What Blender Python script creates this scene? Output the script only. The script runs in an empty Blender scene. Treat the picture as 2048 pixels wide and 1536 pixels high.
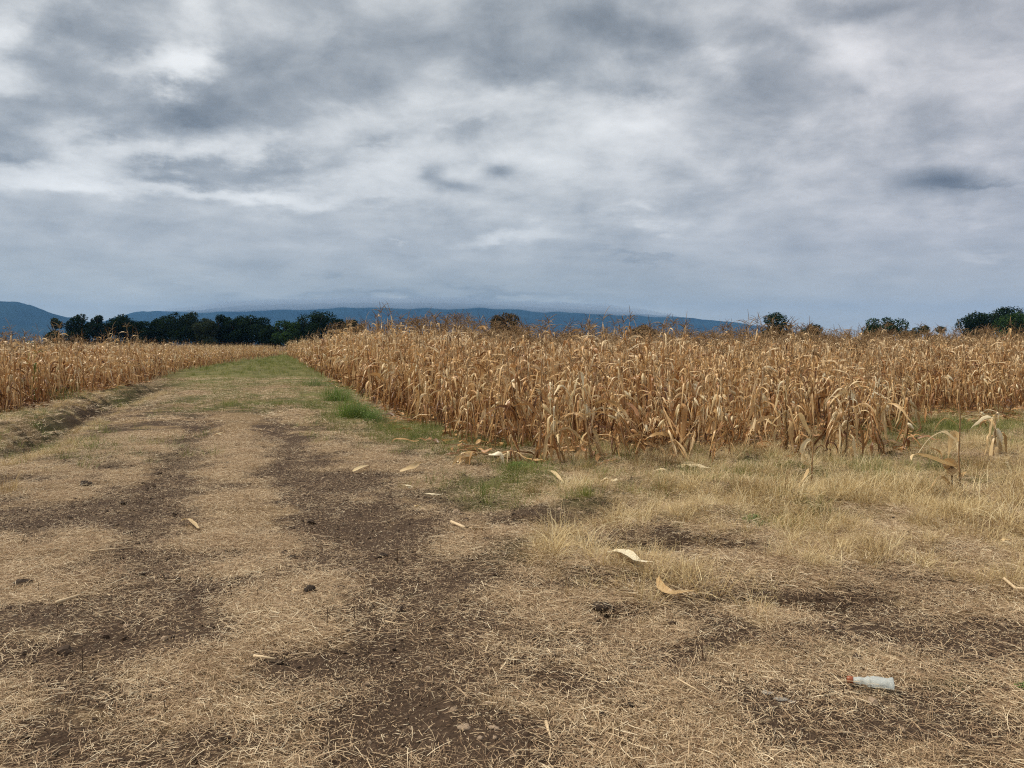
import bpy, math, random
import numpy as np
from mathutils import Vector, Matrix, Euler

R = math.radians
random.seed(7)
rng = np.random.default_rng(7)
scene = bpy.context.scene
COL = scene.collection

# ------------------------------------------------------------------ camera
CAMZ, FPX, HOR = 1.55, 1479.0, 690.0          # eye height, focal length in photo pixels, horizon row
PITCH = math.atan((768 - HOR) / FPX)
cam = bpy.data.cameras.new('camera')
cam.sensor_width = 36.0
cam.lens = FPX / 2048 * 36.0
cam.clip_start, cam.clip_end = 0.05, 60000
camo = bpy.data.objects.new('camera', cam)
COL.objects.link(camo)
camo.location = (0, 0, CAMZ)
camo.rotation_euler = (math.pi / 2 - PITCH, 0, 0)
scene.camera = camo

# ------------------------------------------------------------------ light and exposure
SUN_EL, SUN_AZ = R(58), R(-78)                 # azimuth from +Y, negative = to the west of the view
scene.view_settings.view_transform = 'Standard'
scene.view_settings.look = 'None'
scene.view_settings.exposure = 0.0
scene.view_settings.gamma = 1.0
scene.cycles.filter_width = 1.15
scene.cycles.use_denoising = False
scene.cycles.sample_clamp_direct = 6
scene.cycles.sample_clamp_indirect = 3
sl = bpy.data.lights.new('sun', 'SUN')
sl.energy, sl.angle, sl.color = 4.2, R(5), (1.0, 0.91, 0.77)
so = bpy.data.objects.new('sun', sl)
COL.objects.link(so)
sd = Vector((math.sin(SUN_AZ) * math.cos(SUN_EL), math.cos(SUN_AZ) * math.cos(SUN_EL), math.sin(SUN_EL)))
so.rotation_euler = sd.to_track_quat('Z', 'Y').to_euler()
so.location = (0, 0, 60)


def build_world():
    w = bpy.data.worlds.new('World')
    scene.world = w
    w.use_nodes = True
    nt = w.node_tree
    nt.nodes.clear()
    N, L = nt.nodes.new, nt.links.new

    def math_(op, a, b=None, c=None):
        n = N('ShaderNodeMath'); n.operation = op
        for i, v in enumerate((a, b, c)):
            if v is None: continue
            if isinstance(v, (int, float)): n.inputs[i].default_value = v
            else: L(v, n.inputs[i])
        return n.outputs[0]

    def vec_(op, a, b=None, c=None):
        n = N('ShaderNodeVectorMath'); n.operation = op
        for i, v in enumerate((a, b, c)):
            if v is None: continue
            if isinstance(v, (tuple, list)): n.inputs[i].default_value = v
            else: L(v, n.inputs[i])
        return n.outputs['Value'] if op in ('DOT_PRODUCT', 'LENGTH') else n.outputs[0]

    def rng_(v, a, b, c, d, smooth=True):
        n = N('ShaderNodeMapRange')
        n.interpolation_type = 'SMOOTHSTEP' if smooth else 'LINEAR'
        L(v, n.inputs[0])
        for i, k in enumerate((a, b, c, d)): n.inputs[i + 1].default_value = k
        return n.outputs[0]

    def noise(vec, scale, detail, rough=0.55, dist=0.0):
        n = N('ShaderNodeTexNoise')
        L(vec, n.inputs['Vector'])
        n.inputs['Scale'].default_value = scale
        n.inputs['Detail'].default_value = detail
        n.inputs['Roughness'].default_value = rough
        n.inputs['Distortion'].default_value = dist
        return n

    sky = N('ShaderNodeTexSky')
    sky.sky_type = 'NISHITA'
    sky.sun_disc = False
    sky.sun_elevation = SUN_EL
    sky.sun_rotation = SUN_AZ % (2 * math.pi)
    tc = N('ShaderNodeTexCoord')
    d = tc.outputs['Generated']
    sep = N('ShaderNodeSeparateXYZ'); L(d, sep.inputs[0])
    x, y, z = sep.outputs
    # a cloud deck at unit height over the whole plain
    zc = math_('MAXIMUM', z, 0.0)
    zd = math_('ADD', zc, 0.16)
    comb = N('ShaderNodeCombineXYZ')
    L(math_('DIVIDE', x, zd), comb.inputs[0]); L(math_('DIVIDE', y, zd), comb.inputs[1])
    P = comb.outputs[0]
    # direction towards the north (+Y), as slopes
    ys = math_('MAXIMUM', y, 0.08)
    c2 = N('ShaderNodeCombineXYZ')
    L(math_('DIVIDE', x, ys), c2.inputs[0]); L(math_('DIVIDE', z, ys), c2.inputs[1])
    nw = noise(P, 1.9, 6, 0.6)
    warp = vec_('MULTIPLY', vec_('SUBTRACT', nw.outputs['Color'], (0.5, 0.5, 0.5)), (0.22, 0.15, 0))
    nw2 = noise(c2.outputs[0], 16, 6, 0.65)
    warp2 = vec_('MULTIPLY', vec_('SUBTRACT', nw2.outputs['Color'], (0.5, 0.5, 0.5)), (0.045, 0.034, 0))
    Q = vec_('ADD', vec_('ADD', c2.outputs[0], warp), warp2)
    blobs = [
        # lighter breaks in the deck
        (15, 45, 60, 42, .34), (10, 150, 70, 60, .22), (400, 138, 62, 34, .40), (300, 125, 90, 28, .22), (425, 40, 32, 65, .14),
        (530, 40, 60, 40, .10), (90, 345, 150, 40, .26), (250, 300, 60, 28, .22), (385, 310, 90, 28, .26), (520, 285, 80, 20, .18),
        (490, 393, 240, 22, .26), (180, 380, 170, 22, .20), (720, 350, 160, 55, .18), (950, 245, 130, 45, .17), (1080, 330, 200, 60, .10),
        (1430, 145, 65, 30, .20), (1720, 100, 60, 40, .16), (1180, 255, 90, 40, .10), (1030, 475, 85, 17, .14), (1290, 455, 65, 18, .14),
        (1900, 435, 70, 14, .08), (795, 494, 16, 6, .10), (1960, 525, 60, 12, .08), (1300, 300, 300, 80, .08),
        # darker undersides
        (180, 30, 90, 40, -.22), (280, 70, 60, 40, -.18), (100, 110, 130, 22, -.14), (200, 150, 120, 36, -.18), (60, 220, 130, 38, -.18),
        (400, 212, 140, 36, -.28), (230, 240, 160, 34, -.14), (600, 150, 140, 50, -.18), (740, 190, 90, 36, -.15), (340, 352, 80, 30, -.24),
        (470, 332, 110, 30, -.20), (10, 297, 60, 18, -.22), (590, 325, 70, 30, -.12), (1000, 115, 75, 60, -.25), (1085, 160, 80, 38, -.20),
        (1200, 55, 110, 60, -.26), (1300, 112, 90, 36, -.20), (880, 60, 160, 60, -.12), (1560, 80, 130, 36, -.20), (1530, 165, 130, 45, -.14),
        (1250, 208, 70, 18, -.14), (1730, 12, 130, 26, -.24), (1985, 373, 75, 9, -.17),
        (920, 278, 60, 16, -.13), (730, 284, 60, 11, -.12), (1265, 520, 70, 10, -.10),
        (1700, 330, 260, 60, -.04), (1000, 560, 500, 22, -.04), (830, 600, 420, 20, -.17), (300, 590, 300, 30, .04),
    ]
    small = [(868, 353, 27, 19, -.34), (908, 376, 42, 12, -.34), (1002, 352, 30, 11, -.36), (1700, 190, 26, 11, -.14), (1885, 362, 75, 20, -.46), (1035, 478, 70, 9, .16), (960, 490, 60, 8, .10), (1290, 455, 60, 12, .12)]
    acc = None
    Qs = vec_('ADD', vec_('ADD', c2.outputs[0], vec_('MULTIPLY', warp, (0.15, 0.15, 0))), vec_('MULTIPLY', warp2, (0.55, 0.55, 0)))
    for lst, src in ((blobs, Q), (small, Qs)):
        for px, py, rx, ry, A in lst:
            u0, v0 = (px - 1024) / FPX, (HOR - py) / FPX
            sx, sy = FPX / rx, FPX / ry
            v = vec_('MULTIPLY_ADD', src, (sx, sy, 0), (-u0 * sx, -v0 * sy, 0))
            e = math_('EXPONENT', math_('MULTIPLY', vec_('DOT_PRODUCT', v, v), -1.0))
            acc = math_('MULTIPLY_ADD', e, A, acc if acc is not None else 0.0)
    front = rng_(y, 0.1, 0.4, 0, 1)
    acc = math_('MULTIPLY', acc, front)
    # billowy structure of the deck
    n1 = noise(P, 2.6, 10, 0.60, 0.15).outputs['Fac']
    n2 = noise(vec_('MULTIPLY', c2.outputs[0], (6, 19, 1)), 1.0, 7, 0.6, 0.3).outputs['Fac']   # thin level streaks low down
    lowm = rng_(z, 0.02, 0.26, 0.10, 1.0)
    t = math_('MULTIPLY_ADD', math_('MULTIPLY', math_('SUBTRACT', n1, 0.5), lowm), 0.70, 0.60)
    strk = math_('MULTIPLY', math_('SUBTRACT', n2, 0.5), rng_(z, 0.05, 0.3, 0.17, 0.05))
    n4 = noise(vec_('MULTIPLY', c2.outputs[0], (7.5, 11.5, 1)), 1.0, 7, 0.58, 0.35).outputs['Fac']
    t = math_('ADD', t, math_('MULTIPLY', math_('MULTIPLY', math_('SUBTRACT', n4, 0.5), lowm), 0.62))
    t = math_('ADD', t, strk)
    t = math_('ADD', t, acc)
    low = math_('MULTIPLY', rng_(z, 0.03, 0.20, 1, 0), -0.07)
    t = math_('ADD', t, low)
    ramp = N('ShaderNodeValToRGB')
    cr = ramp.color_ramp
    cr.interpolation = 'B_SPLINE'
    pts = [(0.0, (.12, .135, .155)), (.22, (.195, .220, .245)), (.5, (.415, .442, .465)), (.72, (.69, .705, .705)), (1.0, (1.0, 1.01, 1.0))]
    while len(cr.elements) < len(pts): cr.elements.new(0.5)
    for e, (p, c) in zip(cr.elements, pts): e.position = p; e.color = (*c, 1)
    L(t, ramp.inputs[0])
    # cooler towards the horizon, a little warmer to the east
    mixc = N('ShaderNodeMix'); mixc.data_type = 'RGBA'; mixc.blend_type = 'MULTIPLY'
    L(rng_(z, 0.0, 0.14, 1, 0), mixc.inputs[0]); L(ramp.outputs[0], mixc.inputs[6]); mixc.inputs[7].default_value = (1.22, 1.20, 1.06, 1)
    mixe = N('ShaderNodeMix'); mixe.data_type = 'RGBA'; mixe.blend_type = 'MULTIPLY'
    L(rng_(x, 0.0, 0.6, 0, 1), mixe.inputs[0]); L(mixc.outputs[2], mixe.inputs[6]); mixe.inputs[7].default_value = (1.03, .985, 1.0, 1)
    # extra sky brightness overhead, above the view, added to light the ground
    hi = rng_(z, 0.42, 0.85, 1.0, 1.35)
    mul = vec_('SCALE', mixe.outputs[2])
    sc = mul.node; L(hi, sc.inputs['Scale'])
    bg1 = N('ShaderNodeBackground'); bg1.inputs['Strength'].default_value = 0.10
    L(sky.outputs[0], bg1.inputs['Color'])
    bg2 = N('ShaderNodeBackground'); bg2.inputs['Strength'].default_value = 1.0
    L(mul, bg2.inputs['Color'])
    ms = N('ShaderNodeMixShader'); ms.inputs[0].default_value = 0.93     # cloud cover
    L(bg1.outputs[0], ms.inputs[1]); L(bg2.outputs[0], ms.inputs[2])
    out = N('ShaderNodeOutputWorld'); L(ms.outputs[0], out.inputs[0])
    w.cycles.sampling_method = 'MANUAL'
    w.cycles.sample_map_resolution = 512


build_world()


# ------------------------------------------------------------------ helpers
def gp(px, py, z=0.0):
    """photo pixel -> point of the plane z"""
    dx, dy = (px - 1024) / FPX, (768 - py) / FPX
    c, s = math.cos(PITCH), math.sin(PITCH)
    vy, vz = c + dy * s, -s + dy * c
    t = (z - CAMZ) / vz
    return (dx * t, vy * t)


def proj(x, y, z=0.0):
    c, s = math.cos(PITCH), math.sin(PITCH)
    dep = y * c - (z - CAMZ) * s
    up = y * s + (z - CAMZ) * c
    dep = np.maximum(dep, 0.3)
    return 1024 + FPX * x / dep, 768 - FPX * up / dep


_T = rng.random((256, 256))


def vn(x, y):
    xi, yi = np.floor(x).astype(int), np.floor(y).astype(int)
    fx, fy = x - xi, y - yi
    fx = fx * fx * (3 - 2 * fx); fy = fy * fy * (3 - 2 * fy)
    a = _T[xi & 255, yi & 255]; b = _T[(xi + 1) & 255, yi & 255]
    c = _T[xi & 255, (yi + 1) & 255]; d = _T[(xi + 1) & 255, (yi + 1) & 255]
    return (a * (1 - fx) + b * fx) * (1 - fy) + (c * (1 - fx) + d * fx) * fy


def fbm(x, y, o=4, ox=0.0):
    r, a, n = 0.0, 0.5, 0.0
    for i in range(o):
        r = r + a * vn(x * 2 ** i + 17.3 * i + ox, y * 2 ** i + 9.1 * i + ox * 1.7)
        n += a; a *= 0.5
    return r / n


def sstep(v, a, b):
    t = np.clip((v - a) / (b - a), 0, 1)
    return t * t * (3 - 2 * t)


def pdist(x, y, pts):
    """distance to a polyline"""
    best = np.full(np.shape(x), 1e9)
    for (ax, ay), (bx, by) in zip(pts[:-1], pts[1:]):
        vx, vy = bx - ax, by - ay
        t = np.clip(((x - ax) * vx + (y - ay) * vy) / (vx * vx + vy * vy), 0, 1)
        best = np.minimum(best, np.hypot(x - ax - t * vx, y - ay - t * vy))
    return best


def inpoly(x, y, poly):
    c = np.zeros(np.shape(x), bool)
    n = len(poly)
    for i in range(n):
        (x1, y1), (x2, y2) = poly[i], poly[(i + 1) % n]
        cond = (y1 > y) != (y2 > y)
        with np.errstate(divide='ignore', invalid='ignore'):
            xs = (x2 - x1) * (y - y1) / ((y2 - y1) or 1e-9) + x1
        c ^= cond & (x < xs)
    return c


# ------------------------------------------------------------------ ground layout
RUT_L = [gp(*p) for p in ((450, 760), (395, 810), (398, 850), (372, 900), (335, 955), (308, 1040), (295, 1110), (268, 1190), (285, 1260), (250, 1360), (200, 1540))]
RUT_L2 = [gp(*p) for p in ((335, 955), (250, 990), (150, 1025), (60, 1055), (-80, 1075))]
RUT_R = [gp(*p) for p in ((530, 760), (525, 800), (545, 850), (572, 900), (600, 950), (660, 1010), (700, 1080), (745, 1160), (800, 1215), (835, 1270), (800, 1370), (730, 1540))]
CROWN = [gp(*p) for p in ((470, 830), (470, 900), (470, 960), (480, 1060), (500, 1180), (520, 1320), (500, 1540))]
BARE = [  # px, py, rx, ry, amount: soil showing through the straw
    (310, 1015, 90, 22, .5), (120, 1035, 130, 22, .75), (300, 1120, 60, 55, .75), (270, 1215, 70, 34, .8), (400, 1250, 90, 20, .35),
    (610, 955, 80, 22, .6), (660, 1005, 110, 30, .55), (730, 1075, 110, 36, .5), (800, 1150, 130, 40, .5), (850, 1240, 120, 46, .6), (860, 1060, 90, 40, .35), (330, 1180, 120, 70, .35),
    (200, 1385, 120, 20, .7), (330, 1380, 80, 22, .6), (150, 1500, 70, 20, .5), (760, 1330, 130, 44, .7), (640, 1350, 90, 26, .5), (720, 1440, 140, 40, .65), (930, 1380, 110, 26, .5),
    (960, 1480, 130, 36, .7), (1170, 1490, 90, 30, .6), (980, 1120, 110, 40, .5), (1000, 1180, 80, 26, .5), (1190, 1170, 60, 30, .3),
    (1080, 1055, 100, 18, .75), (1290, 1095, 130, 16, .7), (1590, 1205, 150, 16, .7), (1230, 1232, 50, 16, .8), (1440, 1110, 60, 14, .55),
    (1990, 1185, 60, 14, .6), (1760, 1270, 140, 22, .75), (1950, 1300, 150, 34, .75), (1880, 1395, 190, 26, .8), (1980, 1460, 110, 30, .5), (1650, 1450, 120, 24, .4), (1450, 1300, 80, 14, .35),
    (1560, 1400, 90, 18, .5), (1320, 1420, 70, 16, .6), (980, 1010, 60, 20, .4), (460, 1100, 60, 14, .3), (430, 1180, 90, 14, .35),
]
PITS = [(1075, 1052, 105, .10, .42), (1290, 1097, 130, .09, .40), (1590, 1208, 140, .09, .30), (1225, 1232, 52, .07, .2), (1440, 1112, 50, .06, .25),
        (1990, 1188, 60, .08, .3), (1745, 1268, 60, .05, .2), (960, 1015, 60, .05, .3), (1280, 1030, 40, .03, .2)]
DITCH = [gp(*p) for p in ((40, 905), (95, 868), (150, 838), (215, 812), (285, 787), (330, 772))]


def ditch_side(x, y):
    # >0 on the corn side
    return -(x - np.interp(y, [DITCH[i][1] for i in range(6)], [DITCH[i][0] for i in range(6)]))


def height(x, y):
    x = np.asarray(x, float); y = np.asarray(y, float)
    px, py = proj(x, y)
    near = 1 - sstep(np.hypot(x, y), 40, 90)
    h = (fbm(x / 3.1, y / 3.1, 3) - .5) * .09 * near
    h = h + (fbm(x / .55, y / .55, 3, 5) - .5) * .035 * near
    h = h - .045 * np.exp(-(pdist(x, y, RUT_R) / .28) ** 2) - .04 * np.exp(-(pdist(x, y, RUT_L) / .28) ** 2)
    h = h + .03 * sstep(py, 820, 760) * np.exp(-((px - 455) / 60) ** 2)
    # raised grassy verge in front of the right-hand field
    ver = sstep(px + (fbm(x / .7, y / .7, 3, 9) - .5) * 160, 960, 1130) * sstep(py + (fbm(x / .5, y / .5, 3, 2) - .5) * 50, 1225, 1080) * near
    h = h + ver * (.05 + .30 * (fbm(x / .8, y / .8, 4, 3) - .42))
    for cx, cy, rx, dep, wd in PITS:
        gx, gy = gp(cx, cy)
        lx = rx / FPX * gy
        u = (x - gx) / lx
        wob = (fbm(x / .25, y / .25, 3, cx) - .5) * wd * .8
        v = (y - gy + wob) / wd
        prof = np.where(v < 0, sstep(v, -1.4, 0), 1 - sstep(v, 0, .38))
        h = h - dep * prof * np.exp(-u ** 4) * (.6 + .8 * fbm(x / .12, y / .12, 2, cy))
    dd = pdist(x, y, DITCH)
    s = ditch_side(x, y)
    nz = fbm(x / .5, y / .5, 3, 21)
    m = sstep(y, 9.5, 12) * (1 - sstep(y, 26, 30)) * (.5 + .8 * fbm(x / 1.3, y / 1.3, 2, 33))
    h = h - m * (.46 * np.exp(-((s + .0 + (nz - .5) * .7) / .27) ** 2)) * (.4 + 1.2 * nz)
    h = h + m * .22 * np.exp(-((s - .75 - (nz - .5) * .5) / .38) ** 2) * (.2 + 1.5 * fbm(x / .3, y / .3, 3, 4))
    return h


def cover_green(x, y):
    """straw cover 0..1 and green share 0..1"""
    px, py = proj(x, y)
    ns = fbm(x / .38, y / .38, 4, 1)
    nl = fbm(x / 1.5, y / 1.5, 3, 2)
    n3 = fbm(x / .13, y / .13, 3, 71)
    cov = .60 + (ns - .5) * 1.9 + (nl - .5) * .8 + (n3 - .5) * .9
    for cx, cy, rx, ry, a in BARE:
        r2 = ((px - cx + (nl - .5) * 90) / rx) ** 2 + ((py - cy + (ns - .5) * 34) / ry) ** 2
        cov = cov - a * 1.0 * np.exp(-r2)
    for rut in (RUT_L, RUT_L2, RUT_R):
        dd = pdist(x, y, rut)
        cov = cov - .58 * np.exp(-(dd / .27) ** 2) * sstep(py, 770, 880)
    cov = cov + .30 * np.exp(-(pdist(x, y, CROWN) / .38) ** 2)
    dd = pdist(x, y, DITCH)
    cov = cov - 1.0 * np.exp(-((ditch_side(x, y) + (ns - .5) * .6) / .32) ** 2) * (dd < 2.0)
    ver = sstep(px + (nl - .5) * 120, 1000, 1150) * sstep(py, 1260, 1060)
    cov = cov + .25 * ver
    g = np.zeros_like(x)
    tr = sstep(py + (nl - .5) * 130 + (ns - .5) * 60, 850, 740) * sstep(px, 250, 400) * (y < 200)          # the track greens over farther on
    g = np.maximum(g, tr * (.85 + (nl - .5) * .9))
    for cx, cy, rx, ry, a in ((640, 790, 90, 26, .9), (700, 830, 60, 22, .9), (830, 868, 110, 24, .85), (950, 895, 90, 26, .7), (1030, 975, 130, 28, .85), (1250, 930, 260, 30, .4),
                              (980, 1000, 70, 24, .5), (1170, 1020, 50, 18, .5), (20, 850, 110, 20, .6), (150, 900, 180, 26, .3), (1700, 955, 240, 36, .65),
                              (1900, 868, 260, 32, .95), (1500, 1060, 60, 20, .4), (1700, 1310, 90, 14, .35), (1900, 1370, 60, 10, .4), (2040, 1380, 30, 20, .5),
                              (1420, 960, 130, 30, .5), (1250, 1000, 130, 30, .4), (1600, 1030, 200, 30, .3), (1750, 1100, 120, 30, .2), (560, 800, 90, 26, .4), (250, 790, 60, 20, .5), (1100, 1110, 120, 40, .25)):
        g = np.maximum(g, a * np.exp(-((px - cx) / rx) ** 2 - ((py - cy + (ns - .5) * 20) / ry) ** 2))
    return np.clip(cov, 0, 1), np.clip(g, 0, 1)


# ------------------------------------------------------------------ materials
def mat(name):
    m = bpy.data.materials.new(name)
    m.use_nodes = True
    nt = m.node_tree
    b = nt.nodes['Principled BSDF']
    return m, nt, b


def nd(nt, kind, **kw):
    n = nt.nodes.new(kind)
    for k, v in kw.items():
        if k.startswith('i_'): n.inputs[k[2:].replace('_', ' ')].default_value = v
        else: setattr(n, k, v)
    return n


def ramp_node(nt, pts, interp='LINEAR'):
    n = nt.nodes.new('ShaderNodeValToRGB')
    n.color_ramp.interpolation = interp
    while len(n.color_ramp.elements) < len(pts): n.color_ramp.elements.new(.5)
    for e, (p, c) in zip(n.color_ramp.elements, pts): e.position = p; e.color = (*c, 1)
    return n


def plant_mat(name, pts, transl=0.3, rough=.55, spec=.35, streak=.25, rnd=.25):
    """dry or green leaf stuff: colour by the piece's own tint, the plant, and streaks along the blade; lets light through"""
    m, nt, b = mat(name)
    L = nt.links.new
    at = nd(nt, 'ShaderNodeAttribute', attribute_name='tint')
    uv = nd(nt, 'ShaderNodeAttribute', attribute_name='uvp')
    mp = nd(nt, 'ShaderNodeVectorMath', operation='MULTIPLY'); mp.inputs[1].default_value = (7, .9, 1)
    L(uv.outputs['Vector'], mp.inputs[0])
    nz = nd(nt, 'ShaderNodeTexNoise', i_Scale=1.6, i_Detail=3.0); L(mp.outputs[0], nz.inputs['Vector'])
    oi = nd(nt, 'ShaderNodeObjectInfo')
    a = nd(nt, 'ShaderNodeMath', operation='MULTIPLY_ADD'); L(nz.outputs['Fac'], a.inputs[0]); a.inputs[1].default_value = streak * 2; L(at.outputs['Fac'], a.inputs[2])
    c = nd(nt, 'ShaderNodeMath', operation='MULTIPLY_ADD'); L(oi.outputs['Random'], c.inputs[0]); c.inputs[1].default_value = rnd; L(a.outputs[0], c.inputs[2])
    s = nd(nt, 'ShaderNodeMath', operation='SUBTRACT'); L(c.outputs[0], s.inputs[0]); s.inputs[1].default_value = streak + rnd / 2
    rp = ramp_node(nt, pts); L(s.outputs[0], rp.inputs[0])
    L(rp.outputs[0], b.inputs['Base Color'])
    b.inputs['Roughness'].default_value = rough
    b.inputs['Specular IOR Level'].default_value = spec
    if transl:
        t = nd(nt, 'ShaderNodeBsdfTranslucent'); L(rp.outputs[0], t.inputs['Color'])
        mx = nd(nt, 'ShaderNodeMixShader'); mx.inputs[0].default_value = transl
        L(b.outputs[0], mx.inputs[1]); L(t.outputs[0], mx.inputs[2])
        L(mx.outputs[0], nt.nodes['Material Output'].inputs[0])
    return m


M = {}
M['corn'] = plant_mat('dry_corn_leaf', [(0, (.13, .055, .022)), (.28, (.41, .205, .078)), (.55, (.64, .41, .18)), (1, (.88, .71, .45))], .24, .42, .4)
M['corn_pale'] = plant_mat('bleached_corn_leaf', [(0, (.26, .13, .05)), (.45, (.52, .34, .155)), (.8, (.72, .56, .31)), (1, (.86, .76, .54))], .25, .45, .4)
M['stalk'] = plant_mat('dry_corn_stalk', [(0, (.12, .065, .03)), (.5, (.28, .17, .08)), (1, (.45, .30, .16))], 0, .6, .3)
M['tassel'] = plant_mat('dry_tassel', [(0, (.13, .075, .035)), (1, (.36, .24, .12))], 0, .7, .2)
M['straw'] = plant_mat('dry_straw', [(0, (.16, .092, .050)), (.35, (.37, .25, .145)), (.7, (.58, .44, .27)), (1, (.82, .70, .49))], .12, .6, .25, .1, .45)
M['grass'] = plant_mat('dead_grass', [(0, (.20, .12, .05)), (.35, (.46, .33, .15)), (.7, (.66, .52, .27)), (1, (.84, .72, .45))], .25, .6, .25, .1, .8)
M['green'] = plant_mat('green_grass', [(0, (.055, .08, .015)), (.5, (.145, .175, .036)), (1, (.31, .30, .085))], .35, .55, .3, .1, .5)
M['weed'] = plant_mat('green_weed', [(0, (.045, .085, .014)), (.5, (.10, .18, .028)), (1, (.22, .30, .06))], .35, .5, .35, .1, .3)
M['twig'] = plant_mat('dead_stem', [(0, (.04, .025, .015)), (1, (.14, .08, .045))], 0, .8, .2)
M['brownclump'] = plant_mat('brown_tangle', [(0, (.06, .035, .018)), (.6, (.18, .11, .05)), (1, (.38, .26, .12))], .15, .7, .2, .1, .2)
M['brownclump2'] = plant_mat('brown_grass', [(0, (.14, .08, .035)), (.6, (.34, .22, .09)), (1, (.52, .38, .17))], .2, .7, .2, .1, .2)
M['dullweed'] = plant_mat('dull_weed', [(0, (.05, .065, .025)), (1, (.16, .17, .08))], .3, .7, .2, .1, .2)
TREE_PTS = {
    'dark': [(0, (.007, .016, .009)), (1, (.024, .042, .019))],
    'mid': [(0, (.012, .030, .011)), (1, (.042, .075, .025))],
    'olive': [(0, (.020, .032, .018)), (1, (.060, .075, .040))],
    'brown': [(0, (.05, .04, .02)), (1, (.15, .10, .05))],
}
for k, p in TREE_PTS.items(): M['tree_' + k] = plant_mat('tree_leaf_' + k, p, .1, .9, .0, .1, .2)


def solid(name, col, rough=.8, var=.25, scale=8, bump=0.0, spec=.3):
    m, nt, b = mat(name)
    L = nt.links.new
    tc = nd(nt, 'ShaderNodeTexCoord')
    nz = nd(nt, 'ShaderNodeTexNoise', i_Scale=scale, i_Detail=6.0); L(tc.outputs['Object'], nz.inputs['Vector'])
    rp = ramp_node(nt, [(.25, tuple(c * (1 - var) for c in col)), (.75, tuple(min(1, c * (1 + var)) for c in col))]); L(nz.outputs['Fac'], rp.inputs[0])
    L(rp.outputs[0], b.inputs['Base Color'])
    b.inputs['Roughness'].default_value = rough
    b.inputs['Specular IOR Level'].default_value = spec
    if bump:
        bp = nd(nt, 'ShaderNodeBump', i_Strength=bump); bp.inputs['Distance'].default_value = .02
        L(nz.outputs['Fac'], bp.inputs['Height']); L(bp.outputs[0], b.inputs['Normal'])
    return m


M['clod'] = solid('dark_clod', (.036, .024, .016), .95, .4, 40, .8)
M['stone'] = solid('tan_stone', (.30, .22, .15), .9, .3, 30, .5)
M['bark'] = solid('bark', (.06, .045, .03), .9, .3, 3, .3)
M['hill'] = solid('forest_hill', (.014, .024, .022), 1, .5, .004, 0, .0)
M['ash'] = solid('grey_flake', (.24, .22, .19), .9, .3, 60, .3)
M['cap'] = solid('dull_orange_plastic', (.24, .07, .03), .4, .15, 60)
M['twine'] = solid('pale_wood', (.55, .42, .26), .7, .2, 60)


def ground_mat():
    m, nt, b = mat('earth_and_straw')
    L = nt.links.new
    tc = nd(nt, 'ShaderNodeTexCoord'); P = tc.outputs['Object']
    cv = nd(nt, 'ShaderNodeAttribute', attribute_name='cover').outputs['Fac']
    gr = nd(nt, 'ShaderNodeAttribute', attribute_name='green').outputs['Fac']
    n1 = nd(nt, 'ShaderNodeTexNoise', i_Scale=3.0, i_Detail=8.0, i_Roughness=.65); L(P, n1.inputs['Vector'])
    n2 = nd(nt, 'ShaderNodeTexNoise', i_Scale=38.0, i_Detail=5.0, i_Roughness=.7); L(P, n2.inputs['Vector'])
    vo = nd(nt, 'ShaderNodeTexVoronoi', i_Scale=55.0); L(P, vo.inputs['Vector'])
    soil = ramp_node(nt, [(.3, (.034, .021, .013)), (.52, (.064, .041, .026)), (.75, (.12, .080, .052))]); L(n2.outputs['Fac'], soil.inputs[0])
    st = ramp_node(nt, [(.3, (.075, .047, .025)), (.5, (.20, .135, .072)), (.68, (.46, .335, .185))]); L(n2.outputs['Fac'], st.inputs[0])
    gn = ramp_node(nt, [(.3, (.055, .065, .016)), (.52, (.135, .145, .042)), (.72, (.28, .25, .09))]); L(n2.outputs['Fac'], gn.inputs[0])
    ad = nd(nt, 'ShaderNodeMath', operation='MULTIPLY_ADD'); L(n1.outputs['Fac'], ad.inputs[0]); ad.inputs[1].default_value = .9; ad.inputs[2].default_value = -.45
    sm = nd(nt, 'ShaderNodeMath', operation='ADD', use_clamp=True); L(ad.outputs[0], sm.inputs[0]); L(cv, sm.inputs[1])
    mr = nd(nt, 'ShaderNodeMapRange', interpolation_type='SMOOTHSTEP'); L(sm.outputs[0], mr.inputs[0]); mr.inputs[1].default_value = .25; mr.inputs[2].default_value = .95
    sc = nd(nt, 'ShaderNodeMath', operation='MULTIPLY'); L(mr.outputs[0], sc.inputs[0]); sc.inputs[1].default_value = .85
    mx = nd(nt, 'ShaderNodeMix', data_type='RGBA'); L(sc.outputs[0], mx.inputs[0]); L(soil.outputs[0], mx.inputs[6]); L(st.outputs[0], mx.inputs[7])
    gm = nd(nt, 'ShaderNodeMath', operation='MULTIPLY', use_clamp=True); L(gr, gm.inputs[0]); gm.inputs[1].default_value = .8
    mg = nd(nt, 'ShaderNodeMix', data_type='RGBA'); L(gm.outputs[0], mg.inputs[0]); L(mx.outputs[2], mg.inputs[6]); L(gn.outputs[0], mg.inputs[7])
    L(mg.outputs[2], b.inputs['Base Color'])
    b.inputs['Roughness'].default_value = .95
    b.inputs['Specular IOR Level'].default_value = .15
    hh = nd(nt, 'ShaderNodeMath', operation='MULTIPLY_ADD'); L(vo.outputs['Distance'], hh.inputs[0]); hh.inputs[1].default_value = .5; L(n2.outputs['Fac'], hh.inputs[2])
    bp = nd(nt, 'ShaderNodeBump', i_Strength=.8); bp.inputs['Distance'].default_value = .025
    L(hh.outputs[0], bp.inputs['Height']); L(bp.outputs[0], b.inputs['Normal'])
    return m


M['ground'] = ground_mat()


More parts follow.
